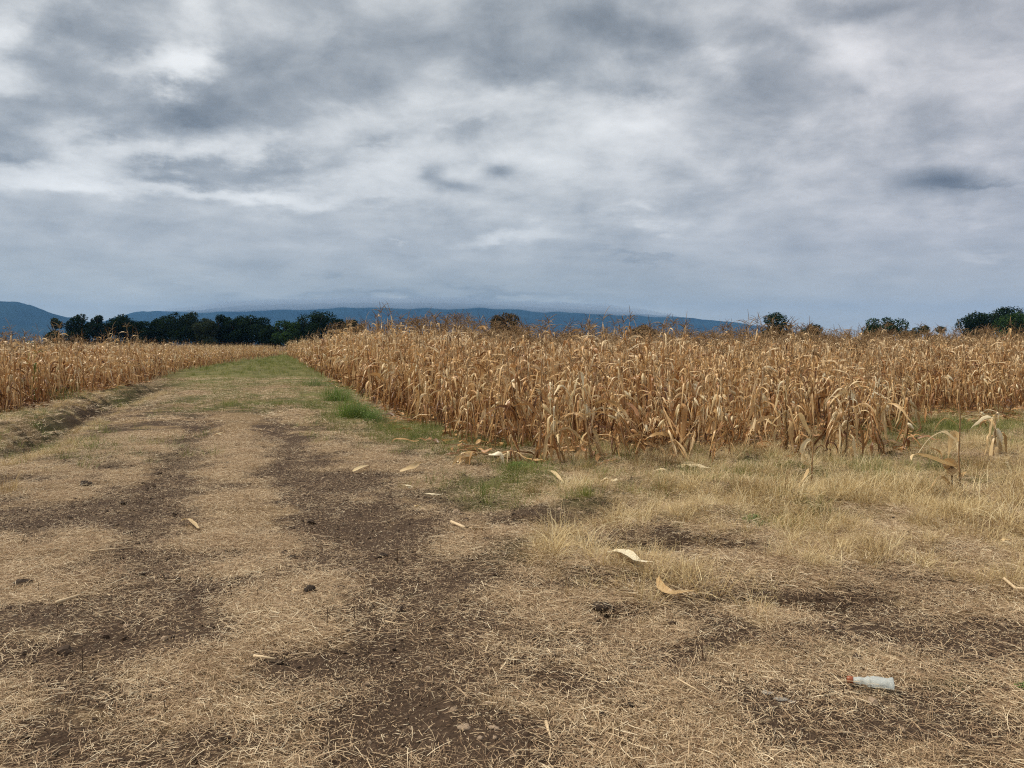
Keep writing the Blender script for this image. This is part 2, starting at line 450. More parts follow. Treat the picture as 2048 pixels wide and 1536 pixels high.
# ------------------------------------------------------------------ mesh builder
class MB:
    def __init__(s): s.v, s.f, s.t, s.u = [], [], [], []

    def ribbon(s, rings, tint):
        """rings: list of lists of points (same count)"""
        n = len(rings[0]); b0 = len(s.v); m = len(rings)
        for i, r in enumerate(rings):
            for j, p in enumerate(r):
                s.v.append(tuple(p)); s.t.append(tint); s.u.append((j / max(1, n - 1) + tint * 7.1, i / (m - 1) * 4 + tint * 31.0, tint * 5))
        for i in range(m - 1):
            for j in range(n - 1):
                a = b0 + i * n + j
                s.f.append((a, a + 1, a + n + 1, a + n))

    def tube(s, pts, radii, tint, n=6, cap=True):
        pts = [Vector(p) for p in pts]
        b0 = len(s.v)
        for i, (p, r) in enumerate(zip(pts, radii)):
            d = (pts[min(i + 1, len(pts) - 1)] - pts[max(i - 1, 0)]).normalized()
            a = d.orthogonal().normalized() if abs(d.z) < .99 else Vector((1, 0, 0)).cross(d).normalized()
            if abs(d.z) >= .3: a = Vector((0, 1, 0)).cross(d).normalized()
            bb = d.cross(a)
            for k in range(n):
                an = 2 * math.pi * k / n
                q = p + (a * math.cos(an) + bb * math.sin(an)) * r
                s.v.append(tuple(q)); s.t.append(tint); s.u.append((k / n, i, tint * 9))
        for i in range(len(pts) - 1):
            for k in range(n):
                k2 = (k + 1) % n
                s.f.append((b0 + i * n + k, b0 + i * n + k2, b0 + (i + 1) * n + k2, b0 + (i + 1) * n + k))
        if cap:
            s.f.append(tuple(b0 + k for k in reversed(range(n))))
            e = b0 + (len(pts) - 1) * n
            s.f.append(tuple(e + k for k in range(n)))

    def merge(s, o):
        b = len(s.v)
        s.v += o.v; s.t += o.t; s.u += o.u
        s.f += [tuple(i + b for i in f) for f in o.f]

    def mesh(s, name, m, smooth=True):
        me = bpy.data.meshes.new(name)
        me.from_pydata(s.v, [], s.f)
        a = me.attributes.new('tint', 'FLOAT', 'POINT'); a.data.foreach_set('value', np.array(s.t, np.float32))
        a = me.attributes.new('uvp', 'FLOAT_VECTOR', 'POINT'); a.data.foreach_set('vector', np.array(s.u, np.float32).ravel())
        me.materials.append(m)
        if smooth: me.polygons.foreach_set('use_smooth', np.ones(len(me.polygons), bool))
        return me


def link(name, data, parent=None, loc=None):
    o = bpy.data.objects.new(name, data)
    COL.objects.link(o)
    if parent: o.parent = parent
    if loc is not None: o.location = loc
    return o


def tag(o, label, cat, group=None, kind=None):
    if label: o['label'] = label
    if cat: o['category'] = cat
    if group: o['group'] = group
    if kind: o['kind'] = kind
    return o


def thing(name, label, cat, loc, rz=0.0, group=None, sc=1.0):
    o = link(name, None, None, loc)
    o.rotation_euler = (0, 0, rz); o.scale = (sc, sc, sc)
    o.empty_display_size = .1
    return tag(o, label, cat, group)


def scatter(name, pts, rot, scl, idx, protos, label, cat):
    """one stuff object: copies of the given meshes standing on the points"""
    me = bpy.data.meshes.new(name)
    pts = np.asarray(pts, np.float32)
    me.vertices.add(len(pts)); me.vertices.foreach_set('co', pts.ravel())
    a = me.attributes.new('rot', 'FLOAT_VECTOR', 'POINT'); a.data.foreach_set('vector', np.asarray(rot, np.float32).ravel())
    a = me.attributes.new('scl', 'FLOAT', 'POINT'); a.data.foreach_set('value', np.asarray(scl, np.float32))
    a = me.attributes.new('idx', 'INT', 'POINT'); a.data.foreach_set('value', np.asarray(idx, np.int32))
    o = link(name, me)
    c = bpy.data.collections.new(name + '_shapes')
    for k, pm in enumerate(protos):
        c.objects.link(bpy.data.objects.new('%s_%03d' % (name, k), pm))
    ng = bpy.data.node_groups.new(name, 'GeometryNodeTree')
    ng.interface.new_socket('Geometry', in_out='INPUT', socket_type='NodeSocketGeometry')
    ng.interface.new_socket('Geometry', in_out='OUTPUT', socket_type='NodeSocketGeometry')
    N, L = ng.nodes.new, ng.links.new
    gi, go = N('NodeGroupInput'), N('NodeGroupOutput')
    ip = N('GeometryNodeInstanceOnPoints')
    ci = N('GeometryNodeCollectionInfo')
    ci.inputs['Collection'].default_value = c
    ci.inputs['Separate Children'].default_value = True
    ci.inputs['Reset Children'].default_value = True
    L(gi.outputs[0], ip.inputs['Points']); L(ci.outputs[0], ip.inputs['Instance'])
    ip.inputs['Pick Instance'].default_value = True

    def na(nm, ty):
        n = N('GeometryNodeInputNamedAttribute'); n.data_type = ty; n.inputs['Name'].default_value = nm
        return [q for q in n.outputs if q.enabled and q.name == 'Attribute'][0]
    er = N('FunctionNodeEulerToRotation')
    L(na('rot', 'FLOAT_VECTOR'), er.inputs[0]); L(er.outputs[0], ip.inputs['Rotation'])
    L(na('scl', 'FLOAT'), ip.inputs['Scale']); L(na('idx', 'INT'), ip.inputs['Instance Index'])
    L(ip.outputs[0], go.inputs[0])
    md = o.modifiers.new('copies', 'NODES'); md.node_group = ng
    return tag(o, label, cat, None, 'stuff')


# ------------------------------------------------------------------ ground, track
def axis(parts):
    out = [parts[0][0]]
    for a, b, st0, st1 in parts:
        x = a
        while x < b - 1e-6:
            t = (x - a) / (b - a)
            x = min(b, x + st0 * (st1 / st0) ** t)
            out.append(x)
    return np.array(out)


xp = axis([(0, 3.6, .045, .045), (3.6, 9, .05, .12), (9, 40, .14, 1.5), (40, 300, 1.6, 30), (300, 10000, 40, 1500)])
xs = np.concatenate([-xp[:0:-1], xp])
ys = axis([(-400, -30, 100, 20), (-30, -2, 8, 1.0), (-2, 1.6, .6, .08), (1.6, 7, .04, .045), (7, 14, .05, .10), (14, 40, .11, .35), (40, 300, .4, 12), (300, 10000, 20, 1200)])
XX, YY = np.meshgrid(xs, ys)
ZZ = height(XX, YY)
cv, gr = cover_green(XX, YY)
nx, ny = len(xs), len(ys)
vid = np.arange(nx * ny).reshape(ny, nx)
quads = np.stack([vid[:-1, :-1], vid[:-1, 1:], vid[1:, 1:], vid[1:, :-1]], -1).reshape(-1, 4)
co = np.stack([XX, YY, ZZ], -1).reshape(-1, 3)
TRACK = [gp(-60, 1000), gp(220, 880), gp(330, 800), gp(400, 745), gp(500, 715), gp(558, 715), gp(600, 760), gp(690, 860), gp(850, 960), gp(930, 1060), gp(1020, 1180), gp(1050, 1300), (1.2, 1.6), (.9, -3), (-3.2, -3), (-3.6, 3)]
cen = co[quads].mean(1)
istr = inpoly(cen[:, 0] + (fbm(cen[:, 0] / .6, cen[:, 1] / .6, 3, 8) - .5) * .5, cen[:, 1], TRACK)


def sheet(name, q):
    used, inv = np.unique(q.ravel(), return_inverse=True)
    me = bpy.data.meshes.new(name)
    me.vertices.add(len(used)); me.vertices.foreach_set('co', co[used].astype(np.float32).ravel())
    nq = len(q)
    me.loops.add(nq * 4); me.loops.foreach_set('vertex_index', inv.astype(np.int32))
    me.polygons.add(nq)
    me.polygons.foreach_set('loop_start', np.arange(0, nq * 4, 4, dtype=np.int32))
    me.update(calc_edges=True)
    for nm, arr in (('cover', cv), ('green', gr)):
        a = me.attributes.new(nm, 'FLOAT', 'POINT'); a.data.foreach_set('value', arr.ravel()[used].astype(np.float32))
    me.polygons.foreach_set('use_smooth', np.ones(nq, bool))
    me.materials.append(M['ground'])
    o = link(name, me)
    return o


tag(sheet('ground', quads[~istr]), 'brown earth under dry straw reaching to the hills', 'ground', None, 'structure')
tag(sheet('dirt_track', quads[istr]), 'worn dirt track strewn with straw between the cornfields', 'track', None, 'structure')


# ------------------------------------------------------------------ hills and haze
def hill(name, prof, D, depth, seed, label):
    pxs = np.linspace(prof[0][0], prof[-1][0], 260)
    pys = np.interp(pxs, [p[0] for p in prof], [p[1] for p in prof])
    pys = np.convolve(np.pad(pys, 6, 'edge'), np.hanning(15)[1:-1] / np.hanning(15).sum(), 'valid') + (fbm(pxs / 14, pxs * 0, 4, seed) - .5) * 3.2
    ds = np.linspace(-1, 1, 41)
    P, S = np.meshgrid(pxs, ds)
    X = (P - 1024) / FPX * D
    top = np.maximum((HOR - np.interp(P, pxs, pys)) / FPX * D, 0) + CAMZ
    shape = np.where(S < 0, (1 + S) ** 1.25, (1 - S) ** .8)
    nz = fbm(X / 700 + seed, S * 4 + seed, 5)
    nz2 = fbm(X / 160 + seed, S * 9 + seed, 3)
    Z = top * shape * (1 + (nz - .5) * .55 * np.abs(S) ** .5 * 2) + (nz2 - .5) * 7 * shape - 3
    Y = D + S * depth
    v = np.stack([X * (1 + S * depth / D * .6), Y, Z], -1).reshape(-1, 3)
    a, b = Z.shape
    i = np.arange(a * b).reshape(a, b)
    q = np.stack([i[:-1, :-1], i[:-1, 1:], i[1:, 1:], i[1:, :-1]], -1).reshape(-1, 4)
    me = bpy.data.meshes.new(name)
    me.from_pydata(v.tolist(), [], q.tolist())
    me.polygons.foreach_set('use_smooth', np.ones(len(me.polygons), bool))
    me.materials.append(M['hill'])
    return tag(link(name, me), label, 'hills', None, 'structure')


hill('hills', [(-420, 640), (-250, 610), (-80, 600), (0, 602), (38, 603), (62, 608), (82, 616), (105, 627), (140, 634), (200, 646), (300, 672), (360, 690)], 5600, 1500, 3.3,
     'nearer blue hill with a sloping shoulder beyond the west cornfield')
hill('hills', [(120, 690), (200, 645), (270, 623), (340, 622), (400, 620), (470, 612), (540, 609), (620, 607), (760, 605), (900, 606), (1000, 610), (1060, 614), (1150, 618), (1220, 622), (1290, 628), (1340, 631), (1400, 638), (1450, 642), (1490, 648), (1540, 655), (1640, 668), (1800, 690)], 7600, 1900, 7.7,
     'long blue mountain ridge under the cloud base beyond the fields')


def haze():
    x0, x1, y0, y1, z0, z1 = -10500, 10500, -420, 10500, -2.2, 560
    v = [(a, b, c) for a in (x0, x1) for b in (y0, y1) for c in (z0, z1)]
    f = [(0, 1, 3, 2), (4, 6, 7, 5), (0, 4, 5, 1), (2, 3, 7, 6), (0, 2, 6, 4), (1, 5, 7, 3)]
    me = bpy.data.meshes.new('haze'); me.from_pydata(v, [], f)
    m = bpy.data.materials.new('haze'); m.use_nodes = True
    nt = m.node_tree; nt.nodes.clear()
    pv = nt.nodes.new('ShaderNodeVolumePrincipled')
    pv.inputs['Color'].default_value = (.20, .50, 1.0, 1)
    pv.inputs['Density'].default_value = 6.5e-5
    pv.inputs['Density Attribute'].default_value = ''
    pv.inputs['Anisotropy'].default_value = 0.0
    out = nt.nodes.new('ShaderNodeOutputMaterial')
    nt.links.new(pv.outputs[0], out.inputs['Volume'])
    me.materials.append(m)
    return tag(link('haze', me), 'thin blue haze hanging over the plain', 'haze', None, 'stuff')


haze()


def mist():
    """thin cloud lying along the crest of the long ridge"""
    D = 6900
    px = np.linspace(330, 1360, 90)
    prof = np.interp(px, [330, 400, 470, 540, 620, 760, 900, 1000, 1060, 1150, 1220, 1290, 1360], [619, 617, 610, 607, 605, 603, 604, 607, 610, 614, 618, 624, 630])
    tap = np.minimum(1, np.minimum((px - 325) / 160, (1365 - px) / 160))
    rz = (30 + 26 * fbm(px / 60, px * 0, 4, 3)) * tap ** .7 + 1
    ry = 420 * tap ** .5 + 20
    zc = (HOR - prof) / FPX * D + (fbm(px / 40, px * 0, 4, 8) - .5) * 34 - 11
    n = 14
    V, F = [], []
    for i in range(len(px)):
        for k in range(n):
            a = 6.28318 * k / n
            V.append(((px[i] - 1024) / FPX * D, D + ry[i] * math.cos(a), zc[i] + rz[i] * math.sin(a)))
    for i in range(len(px) - 1):
        for k in range(n):
            k2 = (k + 1) % n
            F.append((i * n + k, i * n + k2, (i + 1) * n + k2, (i + 1) * n + k))
    F.append(tuple(reversed(range(n)))); F.append(tuple((len(px) - 1) * n + k for k in range(n)))
    me = bpy.data.meshes.new('mist'); me.from_pydata(V, [], F)
    m = bpy.data.materials.new('mist'); m.use_nodes = True
    nt = m.node_tree; nt.nodes.clear()
    pv = nt.nodes.new('ShaderNodeVolumePrincipled')
    pv.inputs['Color'].default_value = (.60, .70, .82, 1)
    pv.inputs['Density'].default_value = .0030
    pv.inputs['Density Attribute'].default_value = ''
    out = nt.nodes.new('ShaderNodeOutputMaterial')
    nt.links.new(pv.outputs[0], out.inputs['Volume'])
    me.materials.append(m)
    return tag(link('mist', me), 'pale mist lying along the crest of the long ridge', 'mist', None, 'stuff')


mist()


# ------------------------------------------------------------------ corn
def dirv(az, el):
    return Vector((math.cos(az) * math.cos(el), math.sin(az) * math.cos(el), math.sin(el)))


def leaf(mb, base, az, Ln, W, mode, tint, ns=9, across=3, rr=random, el0=None, twist=1.0, s0=None, rough=1.0):
    """one dry blade: rises from the stalk, breaks or bends over and hangs, crumpled and twisted"""
    p = Vector(base)
    el_a = el0 if el0 is not None else R(rr.uniform(35, 78))
    el_b = R(rr.uniform(-89, -70)) if mode == 'hang' else R(rr.uniform(-75, -5))
    s0 = s0 if s0 is not None else (rr.uniform(.04, .34) if mode == 'hang' else rr.uniform(.25, .6))
    k = rr.uniform(10, 40) if mode == 'hang' else rr.uniform(3.5, 12)
    tw, dtw = rr.uniform(-.5, .5), rr.uniform(-1, 1) * 3.4 * twist / ns
    daz = rr.uniform(-.6, .6) / ns
    fold, fold2 = rr.uniform(.1, 1.2), rr.uniform(-.4, 1.2)
    tipw = rr.uniform(1.4, 3.0)
    rings = []
    for i in range(ns + 1):
        s = i / ns
        g = 1 / (1 + math.exp(-k * (s - s0)))
        el = el_a + (el_b - el_a) * g + rr.uniform(-.18, .18) * rough
        t = dirv(az, el)
        if i: p = p + t * (Ln / ns)
        side = Vector((-math.sin(az), math.cos(az), 0))
        side = Matrix.Rotation(tw, 3, t) @ side
        nrm = side.cross(t)
        w = W * min(1, .35 + 2.4 * s) * max(.03, (1 - s ** tipw)) * rr.uniform(.75, 1.15)
        if across == 3:
            a, b = fold * rr.uniform(.5, 1.4), fold2 * rr.uniform(.5, 1.4)
            wl, wr = w * .5 * rr.uniform(.7, 1.1), w * .5 * rr.uniform(.7, 1.1)
            rings.append([p - side * wl * math.cos(a) + nrm * wl * math.sin(a), p, p + side * wr * math.cos(b) + nrm * wr * math.sin(b)])
        else:
            rings.append([p - side * w * .5, p + side * w * .5])
        tw += dtw + rr.uniform(-.35, .35) * twist
        az += daz + rr.uniform(-.16, .16)
    mb.ribbon(rings, tint)


def corn_parts(seed, H=1.95, lod=0, nleaf=12, lean=None, pale=0.0, top=True, low=.10, hang=None):
    """meshes of one plant: stalk, the list of its leaves, tassel, ear"""
    rr = random.Random(seed)
    la, lm = rr.uniform(0, 6.28), rr.uniform(.02, .14) if lean is None else lean
    curve = rr.uniform(.6, 1.6)

    def axis_pt(z):
        s = z / H
        return Vector((math.cos(la) * lm * H * s ** curve, math.sin(la) * lm * H * s ** curve, z))
    st = MB()
    nseg = 9 if lod == 0 else 3
    zs = [H * .93 * i / nseg for i in range(nseg + 1)]
    zs[0] = -.05
    wob = [Vector((rr.uniform(-.012, .012), rr.uniform(-.012, .012), 0)) for _ in zs]
    st.tube([axis_pt(max(z, 0)) + (w if 0 < i else Vector()) - Vector((0, 0, .05 if i == 0 else 0)) for i, (z, w) in enumerate(zip(zs, wob))],
            [.0115 * (1 - .70 * max(z, 0) / H) * rr.uniform(.9, 1.12) for z in zs], rr.uniform(.2, .9), 6 if lod == 0 else 3, lod == 0)
    leaves = []
    a0 = rr.uniform(0, 6.28)
    for i in range(nleaf):
        f = (i + rr.uniform(-.3, .3)) / max(1, nleaf - 1)
        z = H * (low * .5 + (.9 - low * .5) * min(max(f, 0), 1))
        az = a0 + math.pi * i + rr.uniform(-.75, .75)
        Ln = rr.uniform(.50, .85) * (1.0 - .35 * abs(f - .45)) * (.6 if f > .85 else 1) * (.78 if f > .55 else 1)
        W = rr.uniform(.040, .098) * (1 - .75 * max(0, f - .5))
        mode = 'hang' if rr.random() < (hang or (.82 if f < .5 else .68)) else 'arch'
        # lower leaves tinted rusty-dark to paint in shade low down; bleached ones sit anywhere
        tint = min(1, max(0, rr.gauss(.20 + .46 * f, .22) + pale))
        mb = MB()
        ns, ac = (9, 3) if lod == 0 else (5, 2)
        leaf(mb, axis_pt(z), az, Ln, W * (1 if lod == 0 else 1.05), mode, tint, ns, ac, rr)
        leaves.append(mb)
        if mode == 'hang' and lod == 0 and rr.random() < .5:      # the dry sheath still wrapped round the stalk
            mb2 = MB()
            leaf(mb2, axis_pt(z), az + 2.8, Ln * .45, W * .8, 'hang', tint, 5, 3, rr, R(-20), .5, .1)
            leaves[-1].merge(mb2)
    ta = MB()
    if top:
        tp = axis_pt(H * .93)
        nb = rr.randint(5, 9) if lod == 0 else 4
        bend = rr.uniform(0, 6.28)
        for b in range(nb):
            Lb = rr.uniform(.14, .27) * (1.25 if b == 0 else 1)
            az, el = (bend, R(85)) if b == 0 else (rr.uniform(0, 6.28), R(rr.uniform(45, 80)))
            q = tp + Vector((0, 0, rr.uniform(0, .08)))
            pts = [q]
            for k in range(4):
                el -= R(rr.uniform(6, 26)) * (.5 if b == 0 else 1)
                q = q + dirv(az, el) * Lb / 4
                pts.append(q)
            if lod == 0: ta.tube(pts, [.0034, .0045, .0045, .004, .002], rr.uniform(0, 1), 3, False)
            else:
                sd_ = Vector((-math.sin(az), math.cos(az), 0)) * .0045
                ta.ribbon([[p_ - sd_, p_ + sd_] for p_ in pts], rr.uniform(0, 1))
    ea = MB()
    if rr.random() < .92:
        z = H * rr.uniform(.42, .56)
        az = rr.uniform(0, 6.28)
        el = R(rr.uniform(-80, -20))
        q = axis_pt(z) + dirv(az, .5) * .03
        d = dirv(az, el)
        Le = rr.uniform(.17, .25)
        prof = [.35, .8, 1, .95, .75, .4, .12]
        ea.tube([q + d * Le * i / 6 for i in range(7)], [.034 * p_ * rr.uniform(.85, 1.15) for p_ in prof], min(1, .75 + pale + rr.uniform(-.15, .15)), 7 if lod == 0 else 4, False)
        if lod == 0:
            for b in range(3):
                mb2 = MB()
                leaf(mb2, q + d * Le * .15, az + rr.uniform(-1.5, 1.5), Le * rr.uniform(.9, 1.3), .045, 'hang', .8, 5, 3, rr, el + .5, .6)
                ea.merge(mb2)
    return st, leaves, ta, ea


def joined(mbs):
    o = MB()
    for m_ in mbs: o.merge(m_)
    return o


NV = 14
VAR = []          # near plants, split into parts
HI, LO = [], []   # one-piece meshes for the mass of the field
for k in range(NV):
    H = [1.95, 1.8, 2.05, 1.7, 1.9, 2.1, 1.85, 1.6, 2.0, 1.75, 1.95, 2.1, 1.9, 1.5][k]
    st, lv, ta, ea = corn_parts(100 + k, H, 0, 16 + k % 4, pale=-.02 + .05 * (k % 3))
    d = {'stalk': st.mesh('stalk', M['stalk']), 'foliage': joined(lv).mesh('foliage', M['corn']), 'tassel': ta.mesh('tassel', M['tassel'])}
    if ea.v: d['ear'] = ea.mesh('ear', M['corn_pale'])
    d['H'] = H
    VAR.append(d)


def one_mesh(name, pieces):
    """stalk + leaves + ... in one mesh with several materials"""
    mb = MB(); mi = []
    mats = []
    for q, m_ in pieces:
        if not q.v: continue
        mi += [len(mats)] * len(q.f); mats.append(m_); mb.merge(q)
    me = mb.mesh(name, mats[0])
    for m_ in mats[1:]: me.materials.append(m_)
    me.polygons.foreach_set('material_index', np.array(mi, np.int32))
    return me


for k in range(10):
    st, lv, ta, ea = corn_parts(300 + k, random.uniform(1.7, 2.1), 0, 16 + k % 3)
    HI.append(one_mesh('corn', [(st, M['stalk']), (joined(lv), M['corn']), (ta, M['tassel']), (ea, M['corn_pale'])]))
for k in range(10):
    st, lv, ta, ea = corn_parts(400 + k, random.uniform(1.75, 2.1), 1, 12)
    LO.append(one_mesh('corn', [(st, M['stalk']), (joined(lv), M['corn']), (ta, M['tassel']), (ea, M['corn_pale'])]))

FRONT = [(-40, 999), (-2.6, 16.2), (-1.4, 13.0), (-.5, 11.2), (.2, 10.0), (1.1, 9.9), (2.0, 10.5), (3.2, 10.1), (4.6, 10.5), (5.5, 11.0), (6.4, 12.6), (8, 14.5), (10.9, 15.6), (20, 18), (60, 30), (200, 80)]


def right_in(x, y):
    fy = np.interp(x, [p[0] for p in FRONT[1:]], [p[1] for p in FRONT[1:]])
    ex = -2.6 - .33 * (y - 16.4)
    return (y > fy) & (x > ex) & (y < 125)


LEDGE = [(-10.9, 15.5), (-11.9, 20), (-12.7, 24.3), (-14.7, 29.4), (-19.9, 45), (-32.5, 104), (-36, 112)]


def left_in(x, y):
    lx = np.interp(y, [p[1] for p in LEDGE], [p[0] for p in LEDGE])
    return (x < lx) & (y > 15.6 + (-10.9 - x) * -.12) & (y < 125)


def far_in(x, y):
    return (y > 114) & (y < 128) & (x > -60) & (x < 20)


pts = []
for dmax, dmin, spx, spy in ((0, 24, .32, .50), (24, 40, .38, .56), (40, 70, .58, .58), (70, 128, .9, .9)):
    gx = np.arange(-100, 100, spx); gy = np.arange(8, 130, spy)
    A, B = np.meshgrid(gx, gy)
    A = A + rng.uniform(-.45, .45, A.shape) * spx; B = B + rng.uniform(-.45, .45, B.shape) * spy
    dist = np.hypot(A, B)
    vis = (np.abs(A) < .69 * B + 5)
    k = (dist >= dmax) & (dist < dmin) & vis
    a, b = A[k], B[k]
    r_, l_, f_ = right_in(a, b), left_in(a, b), far_in(a, b)
    k2 = r_ | l_ | f_
    pts.append(np.stack([a[k2], b[k2], np.where(r_[k2], 0, np.where(l_[k2], 1, 2))], -1))
pts = np.concatenate(pts)
cx, cy, cw = pts[:, 0], pts[:, 1], pts[:, 2].astype(int)
cd = np.hypot(cx, cy)
csc = .86 + .22 * fbm(cx / 4, cy / 4, 3, 13) + rng.normal(0, .06, len(cx))
csc = csc * np.where((cw == 0) & (cd < 40), np.interp(cx, [-4, -2, 1, 4, 9], [1.10, 1.10, 1.0, .95, .98]), 1.0)
# the first rows of the right-hand field are stunted
fy = np.interp(cx, [p[0] for p in FRONT[1:]], [p[1] for p in FRONT[1:]])
csc = csc * np.where(cw == 1, np.interp(cd, [16, 24, 60], [.96, .90, .84]), np.where(cw == 2, .84, 1))
csc = csc * np.where(cw == 0, np.interp(cy - fy + rng.normal(0, .25, len(cx)), [0, .8, 2.0, 3.0], [.62, .74, .92, 1.0]) * np.where(cx < -1, 1.12, 1), 1)
csc = np.clip(csc, .5, np.where(cx < 0, 1.2, 1.08))
# how much of each near plant the eye sees, roughly
az = np.arctan2(cx, cy)
order = np.argsort(cd)
near_i = order[cd[order] < 45]
inframe = np.abs(cx) < .69 * cy + .3
score = np.zeros(len(cx))
for i in near_i:
    if not inframe[i]: continue
    j = near_i[cd[near_i] < cd[i] - .1]
    n = np.sum(np.abs(az[j] - az[i]) * cd[i] < .22)
    score[i] = csc[i] / cd[i] / (1 + .9 * n)
N_IND = 250
chosen = np.argsort(-score)[:N_IND]
ischosen = np.zeros(len(cx), bool); ischosen[chosen] = True


def place_corn(var, loc, rz, sc, tilt, label, group):
    t = thing('corn_plant', label, 'corn plant', loc, rz, group, sc)
    t.rotation_euler = (tilt[0], tilt[1], rz)
    for nm in ('stalk', 'foliage', 'tassel', 'ear'):
        if nm in var: link(nm, var[nm], t)
    return t


for i in chosen:
    x, y = cx[i], cy[i]
    z = float(height(x, y))
    if cw[i] == 1:
        lb, gp_ = 'dry tan corn plant along the near edge of the field west of the track', 'corn plants edging the field west of the track'
    elif cw[i] == 0 and x < -1.2:
        lb, gp_ = 'dry brown corn plant in the dense rows lining the east side of the track', 'corn plants lining the east side of the track'
    elif cw[i] == 0 and x > 6.2:
        lb, gp_ = 'dry corn plant at the set-back field edge behind the greenish grass', 'corn plants behind the greenish grass strip'
    else:
        lb, gp_ = 'dry corn plant with drooping tan leaves in the full-height rows behind the stunted outer plants', 'corn plants in the rows behind the stunted ones'
    place_corn(VAR[random.randrange(NV)], (x, y, z), random.uniform(0, 6.28), float(csc[i]), (random.gauss(0, .06), random.gauss(0, .06)), lb, gp_)

# a ragged fringe of leaning, half-broken plants straggling out of the front rows
rf = random.Random(61)
for k in range(28):
    x = rf.uniform(-.2, 6.0)
    fyk = float(np.interp(x, [p[0] for p in FRONT[1:]], [p[1] for p in FRONT[1:]]))
    y = fyk - rf.uniform(.05, 1.0)
    if k >= 22: x, y = rf.uniform(6.5, 9.5), rf.uniform(12.2, 14.2)
    place_corn(VAR[rf.randrange(NV)], (x, y, float(height(x, y))), rf.uniform(0, 6.28), rf.uniform(.42, .74), (rf.gauss(0, .22), rf.gauss(0, .30)),
               'stunted leaning corn plant straggling out of the ragged front edge into the grass', 'leaning corn plants along the ragged front edge')

rest = ~ischosen
rx, ry = cx[rest], cy[rest]
nr = len(rx)
lod = cd[rest] > 27
idx = np.where(lod, 10 + rng.integers(0, 10, nr), rng.integers(0, 10, nr))
rot = np.stack([rng.normal(0, .07, nr), rng.normal(0, .07, nr), rng.uniform(0, 6.28, nr)], -1)
scatter('corn_field', np.stack([rx, ry, height(rx, ry)], -1), rot, csc[rest], idx, HI + LO, 'mass of dry tan corn filling the fields behind their edge rows', 'cornfield')
print('corn', len(cx), 'rest', nr)


# the stunted and broken plants in front of the right-hand field, each with its own leaves
def hero_corn(px, py, H, nleaf, label, seed, pale=.2, lean=None, top=False, low=.3, tilt=(0, 0), custom=None, double=False):
    x, y = gp(px, py)
    z = float(height(x, y))
    t = thing('corn_plant', label, 'corn plant', (x, y, z), 0)
    t.rotation_euler = (tilt[0], tilt[1], 0)
    st, lv, ta, ea = corn_parts(seed, H, 0, nleaf, lean, pale, top, low, .8)
    if double:
        s2 = MB(); s2.tube([(-.07, .02, -.05), (-.065, .02, H * .12), (-.085, .0, H * .2), (-.12, .0, H * .17)], [.011, .010, .008, .005], .1, 6); st.merge(s2)
    link('stalk', st.mesh('stalk', M['stalk']), t)
    if custom is not None:
        lv = custom(x, y, z)
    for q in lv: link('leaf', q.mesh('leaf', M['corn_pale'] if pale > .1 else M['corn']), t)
    if ta.v: link('tassel', ta.mesh('tassel', M['tassel']), t)
    if ea.v and custom is None: link('ear', ea.mesh('ear', M['corn_pale']), t)
    return t


def path_leaf(pts3, W, tint, fold=.4, tw0=0.0, tw1=0.0, rr=random):
    """a leaf along given points (x, y, z) relative to the plant's foot"""
    mb = MB()
    P = [Vector(p) for p in pts3]
    # refine by Catmull-Rom
    Q = []
    for i in range(len(P) - 1):
        p0, p1, p2, p3 = P[max(i - 1, 0)], P[i], P[i + 1], P[min(i + 2, len(P) - 1)]
        for k in range(4):
            t = k / 4
            Q.append(.5 * ((2 * p1) + (p2 - p0) * t + (2 * p0 - 5 * p1 + 4 * p2 - p3) * t * t + (3 * p1 - p0 - 3 * p2 + p3) * t ** 3))
    Q.append(P[-1])
    rings = []
    n = len(Q)
    for i, q in enumerate(Q):
        s = i / (n - 1)
        d = (Q[min(i + 1, n - 1)] - Q[max(i - 1, 0)]).normalized()
        side = d.cross(Vector((0, 0, 1)))
        if side.length < .15: side = Vector((0, 1, 0))
        side.normalize()
        side = Matrix.Rotation(tw0 + (tw1 - tw0) * s + rr.uniform(-.1, .1), 3, d) @ side
        nrm = side.cross(d)
        w = W * min(1, .45 + 2.2 * s) * max(.06, 1 - s ** 2.6) * rr.uniform(.88, 1.1)
        rings.append([q - side * w * .5 + nrm * w * fold * .5, q, q + side * w * .5 + nrm * w * fold * .5])
    mb.ribbon(rings, tint)
    return mb


def px_leaves(spec):
    """leaves given by photo pixels, in the upright plane through the plant's foot (a real plant seen side-on)"""
    def f(x, y, z):
        out = []
        for pts2, W, tint, tw0, tw1, dy in spec:
            pp = []
            for k, (px, py) in enumerate(pts2):
                yy = y + dy * k / (len(pts2) - 1)
                gx = (px - 1024) / FPX * yy
                gz = CAMZ + (HOR - py) / FPX * yy
                pp.append((gx - x, yy - y, gz - z))
            out.append(path_leaf(pp, W, tint, .35, tw0, tw1))
        return out
    return f


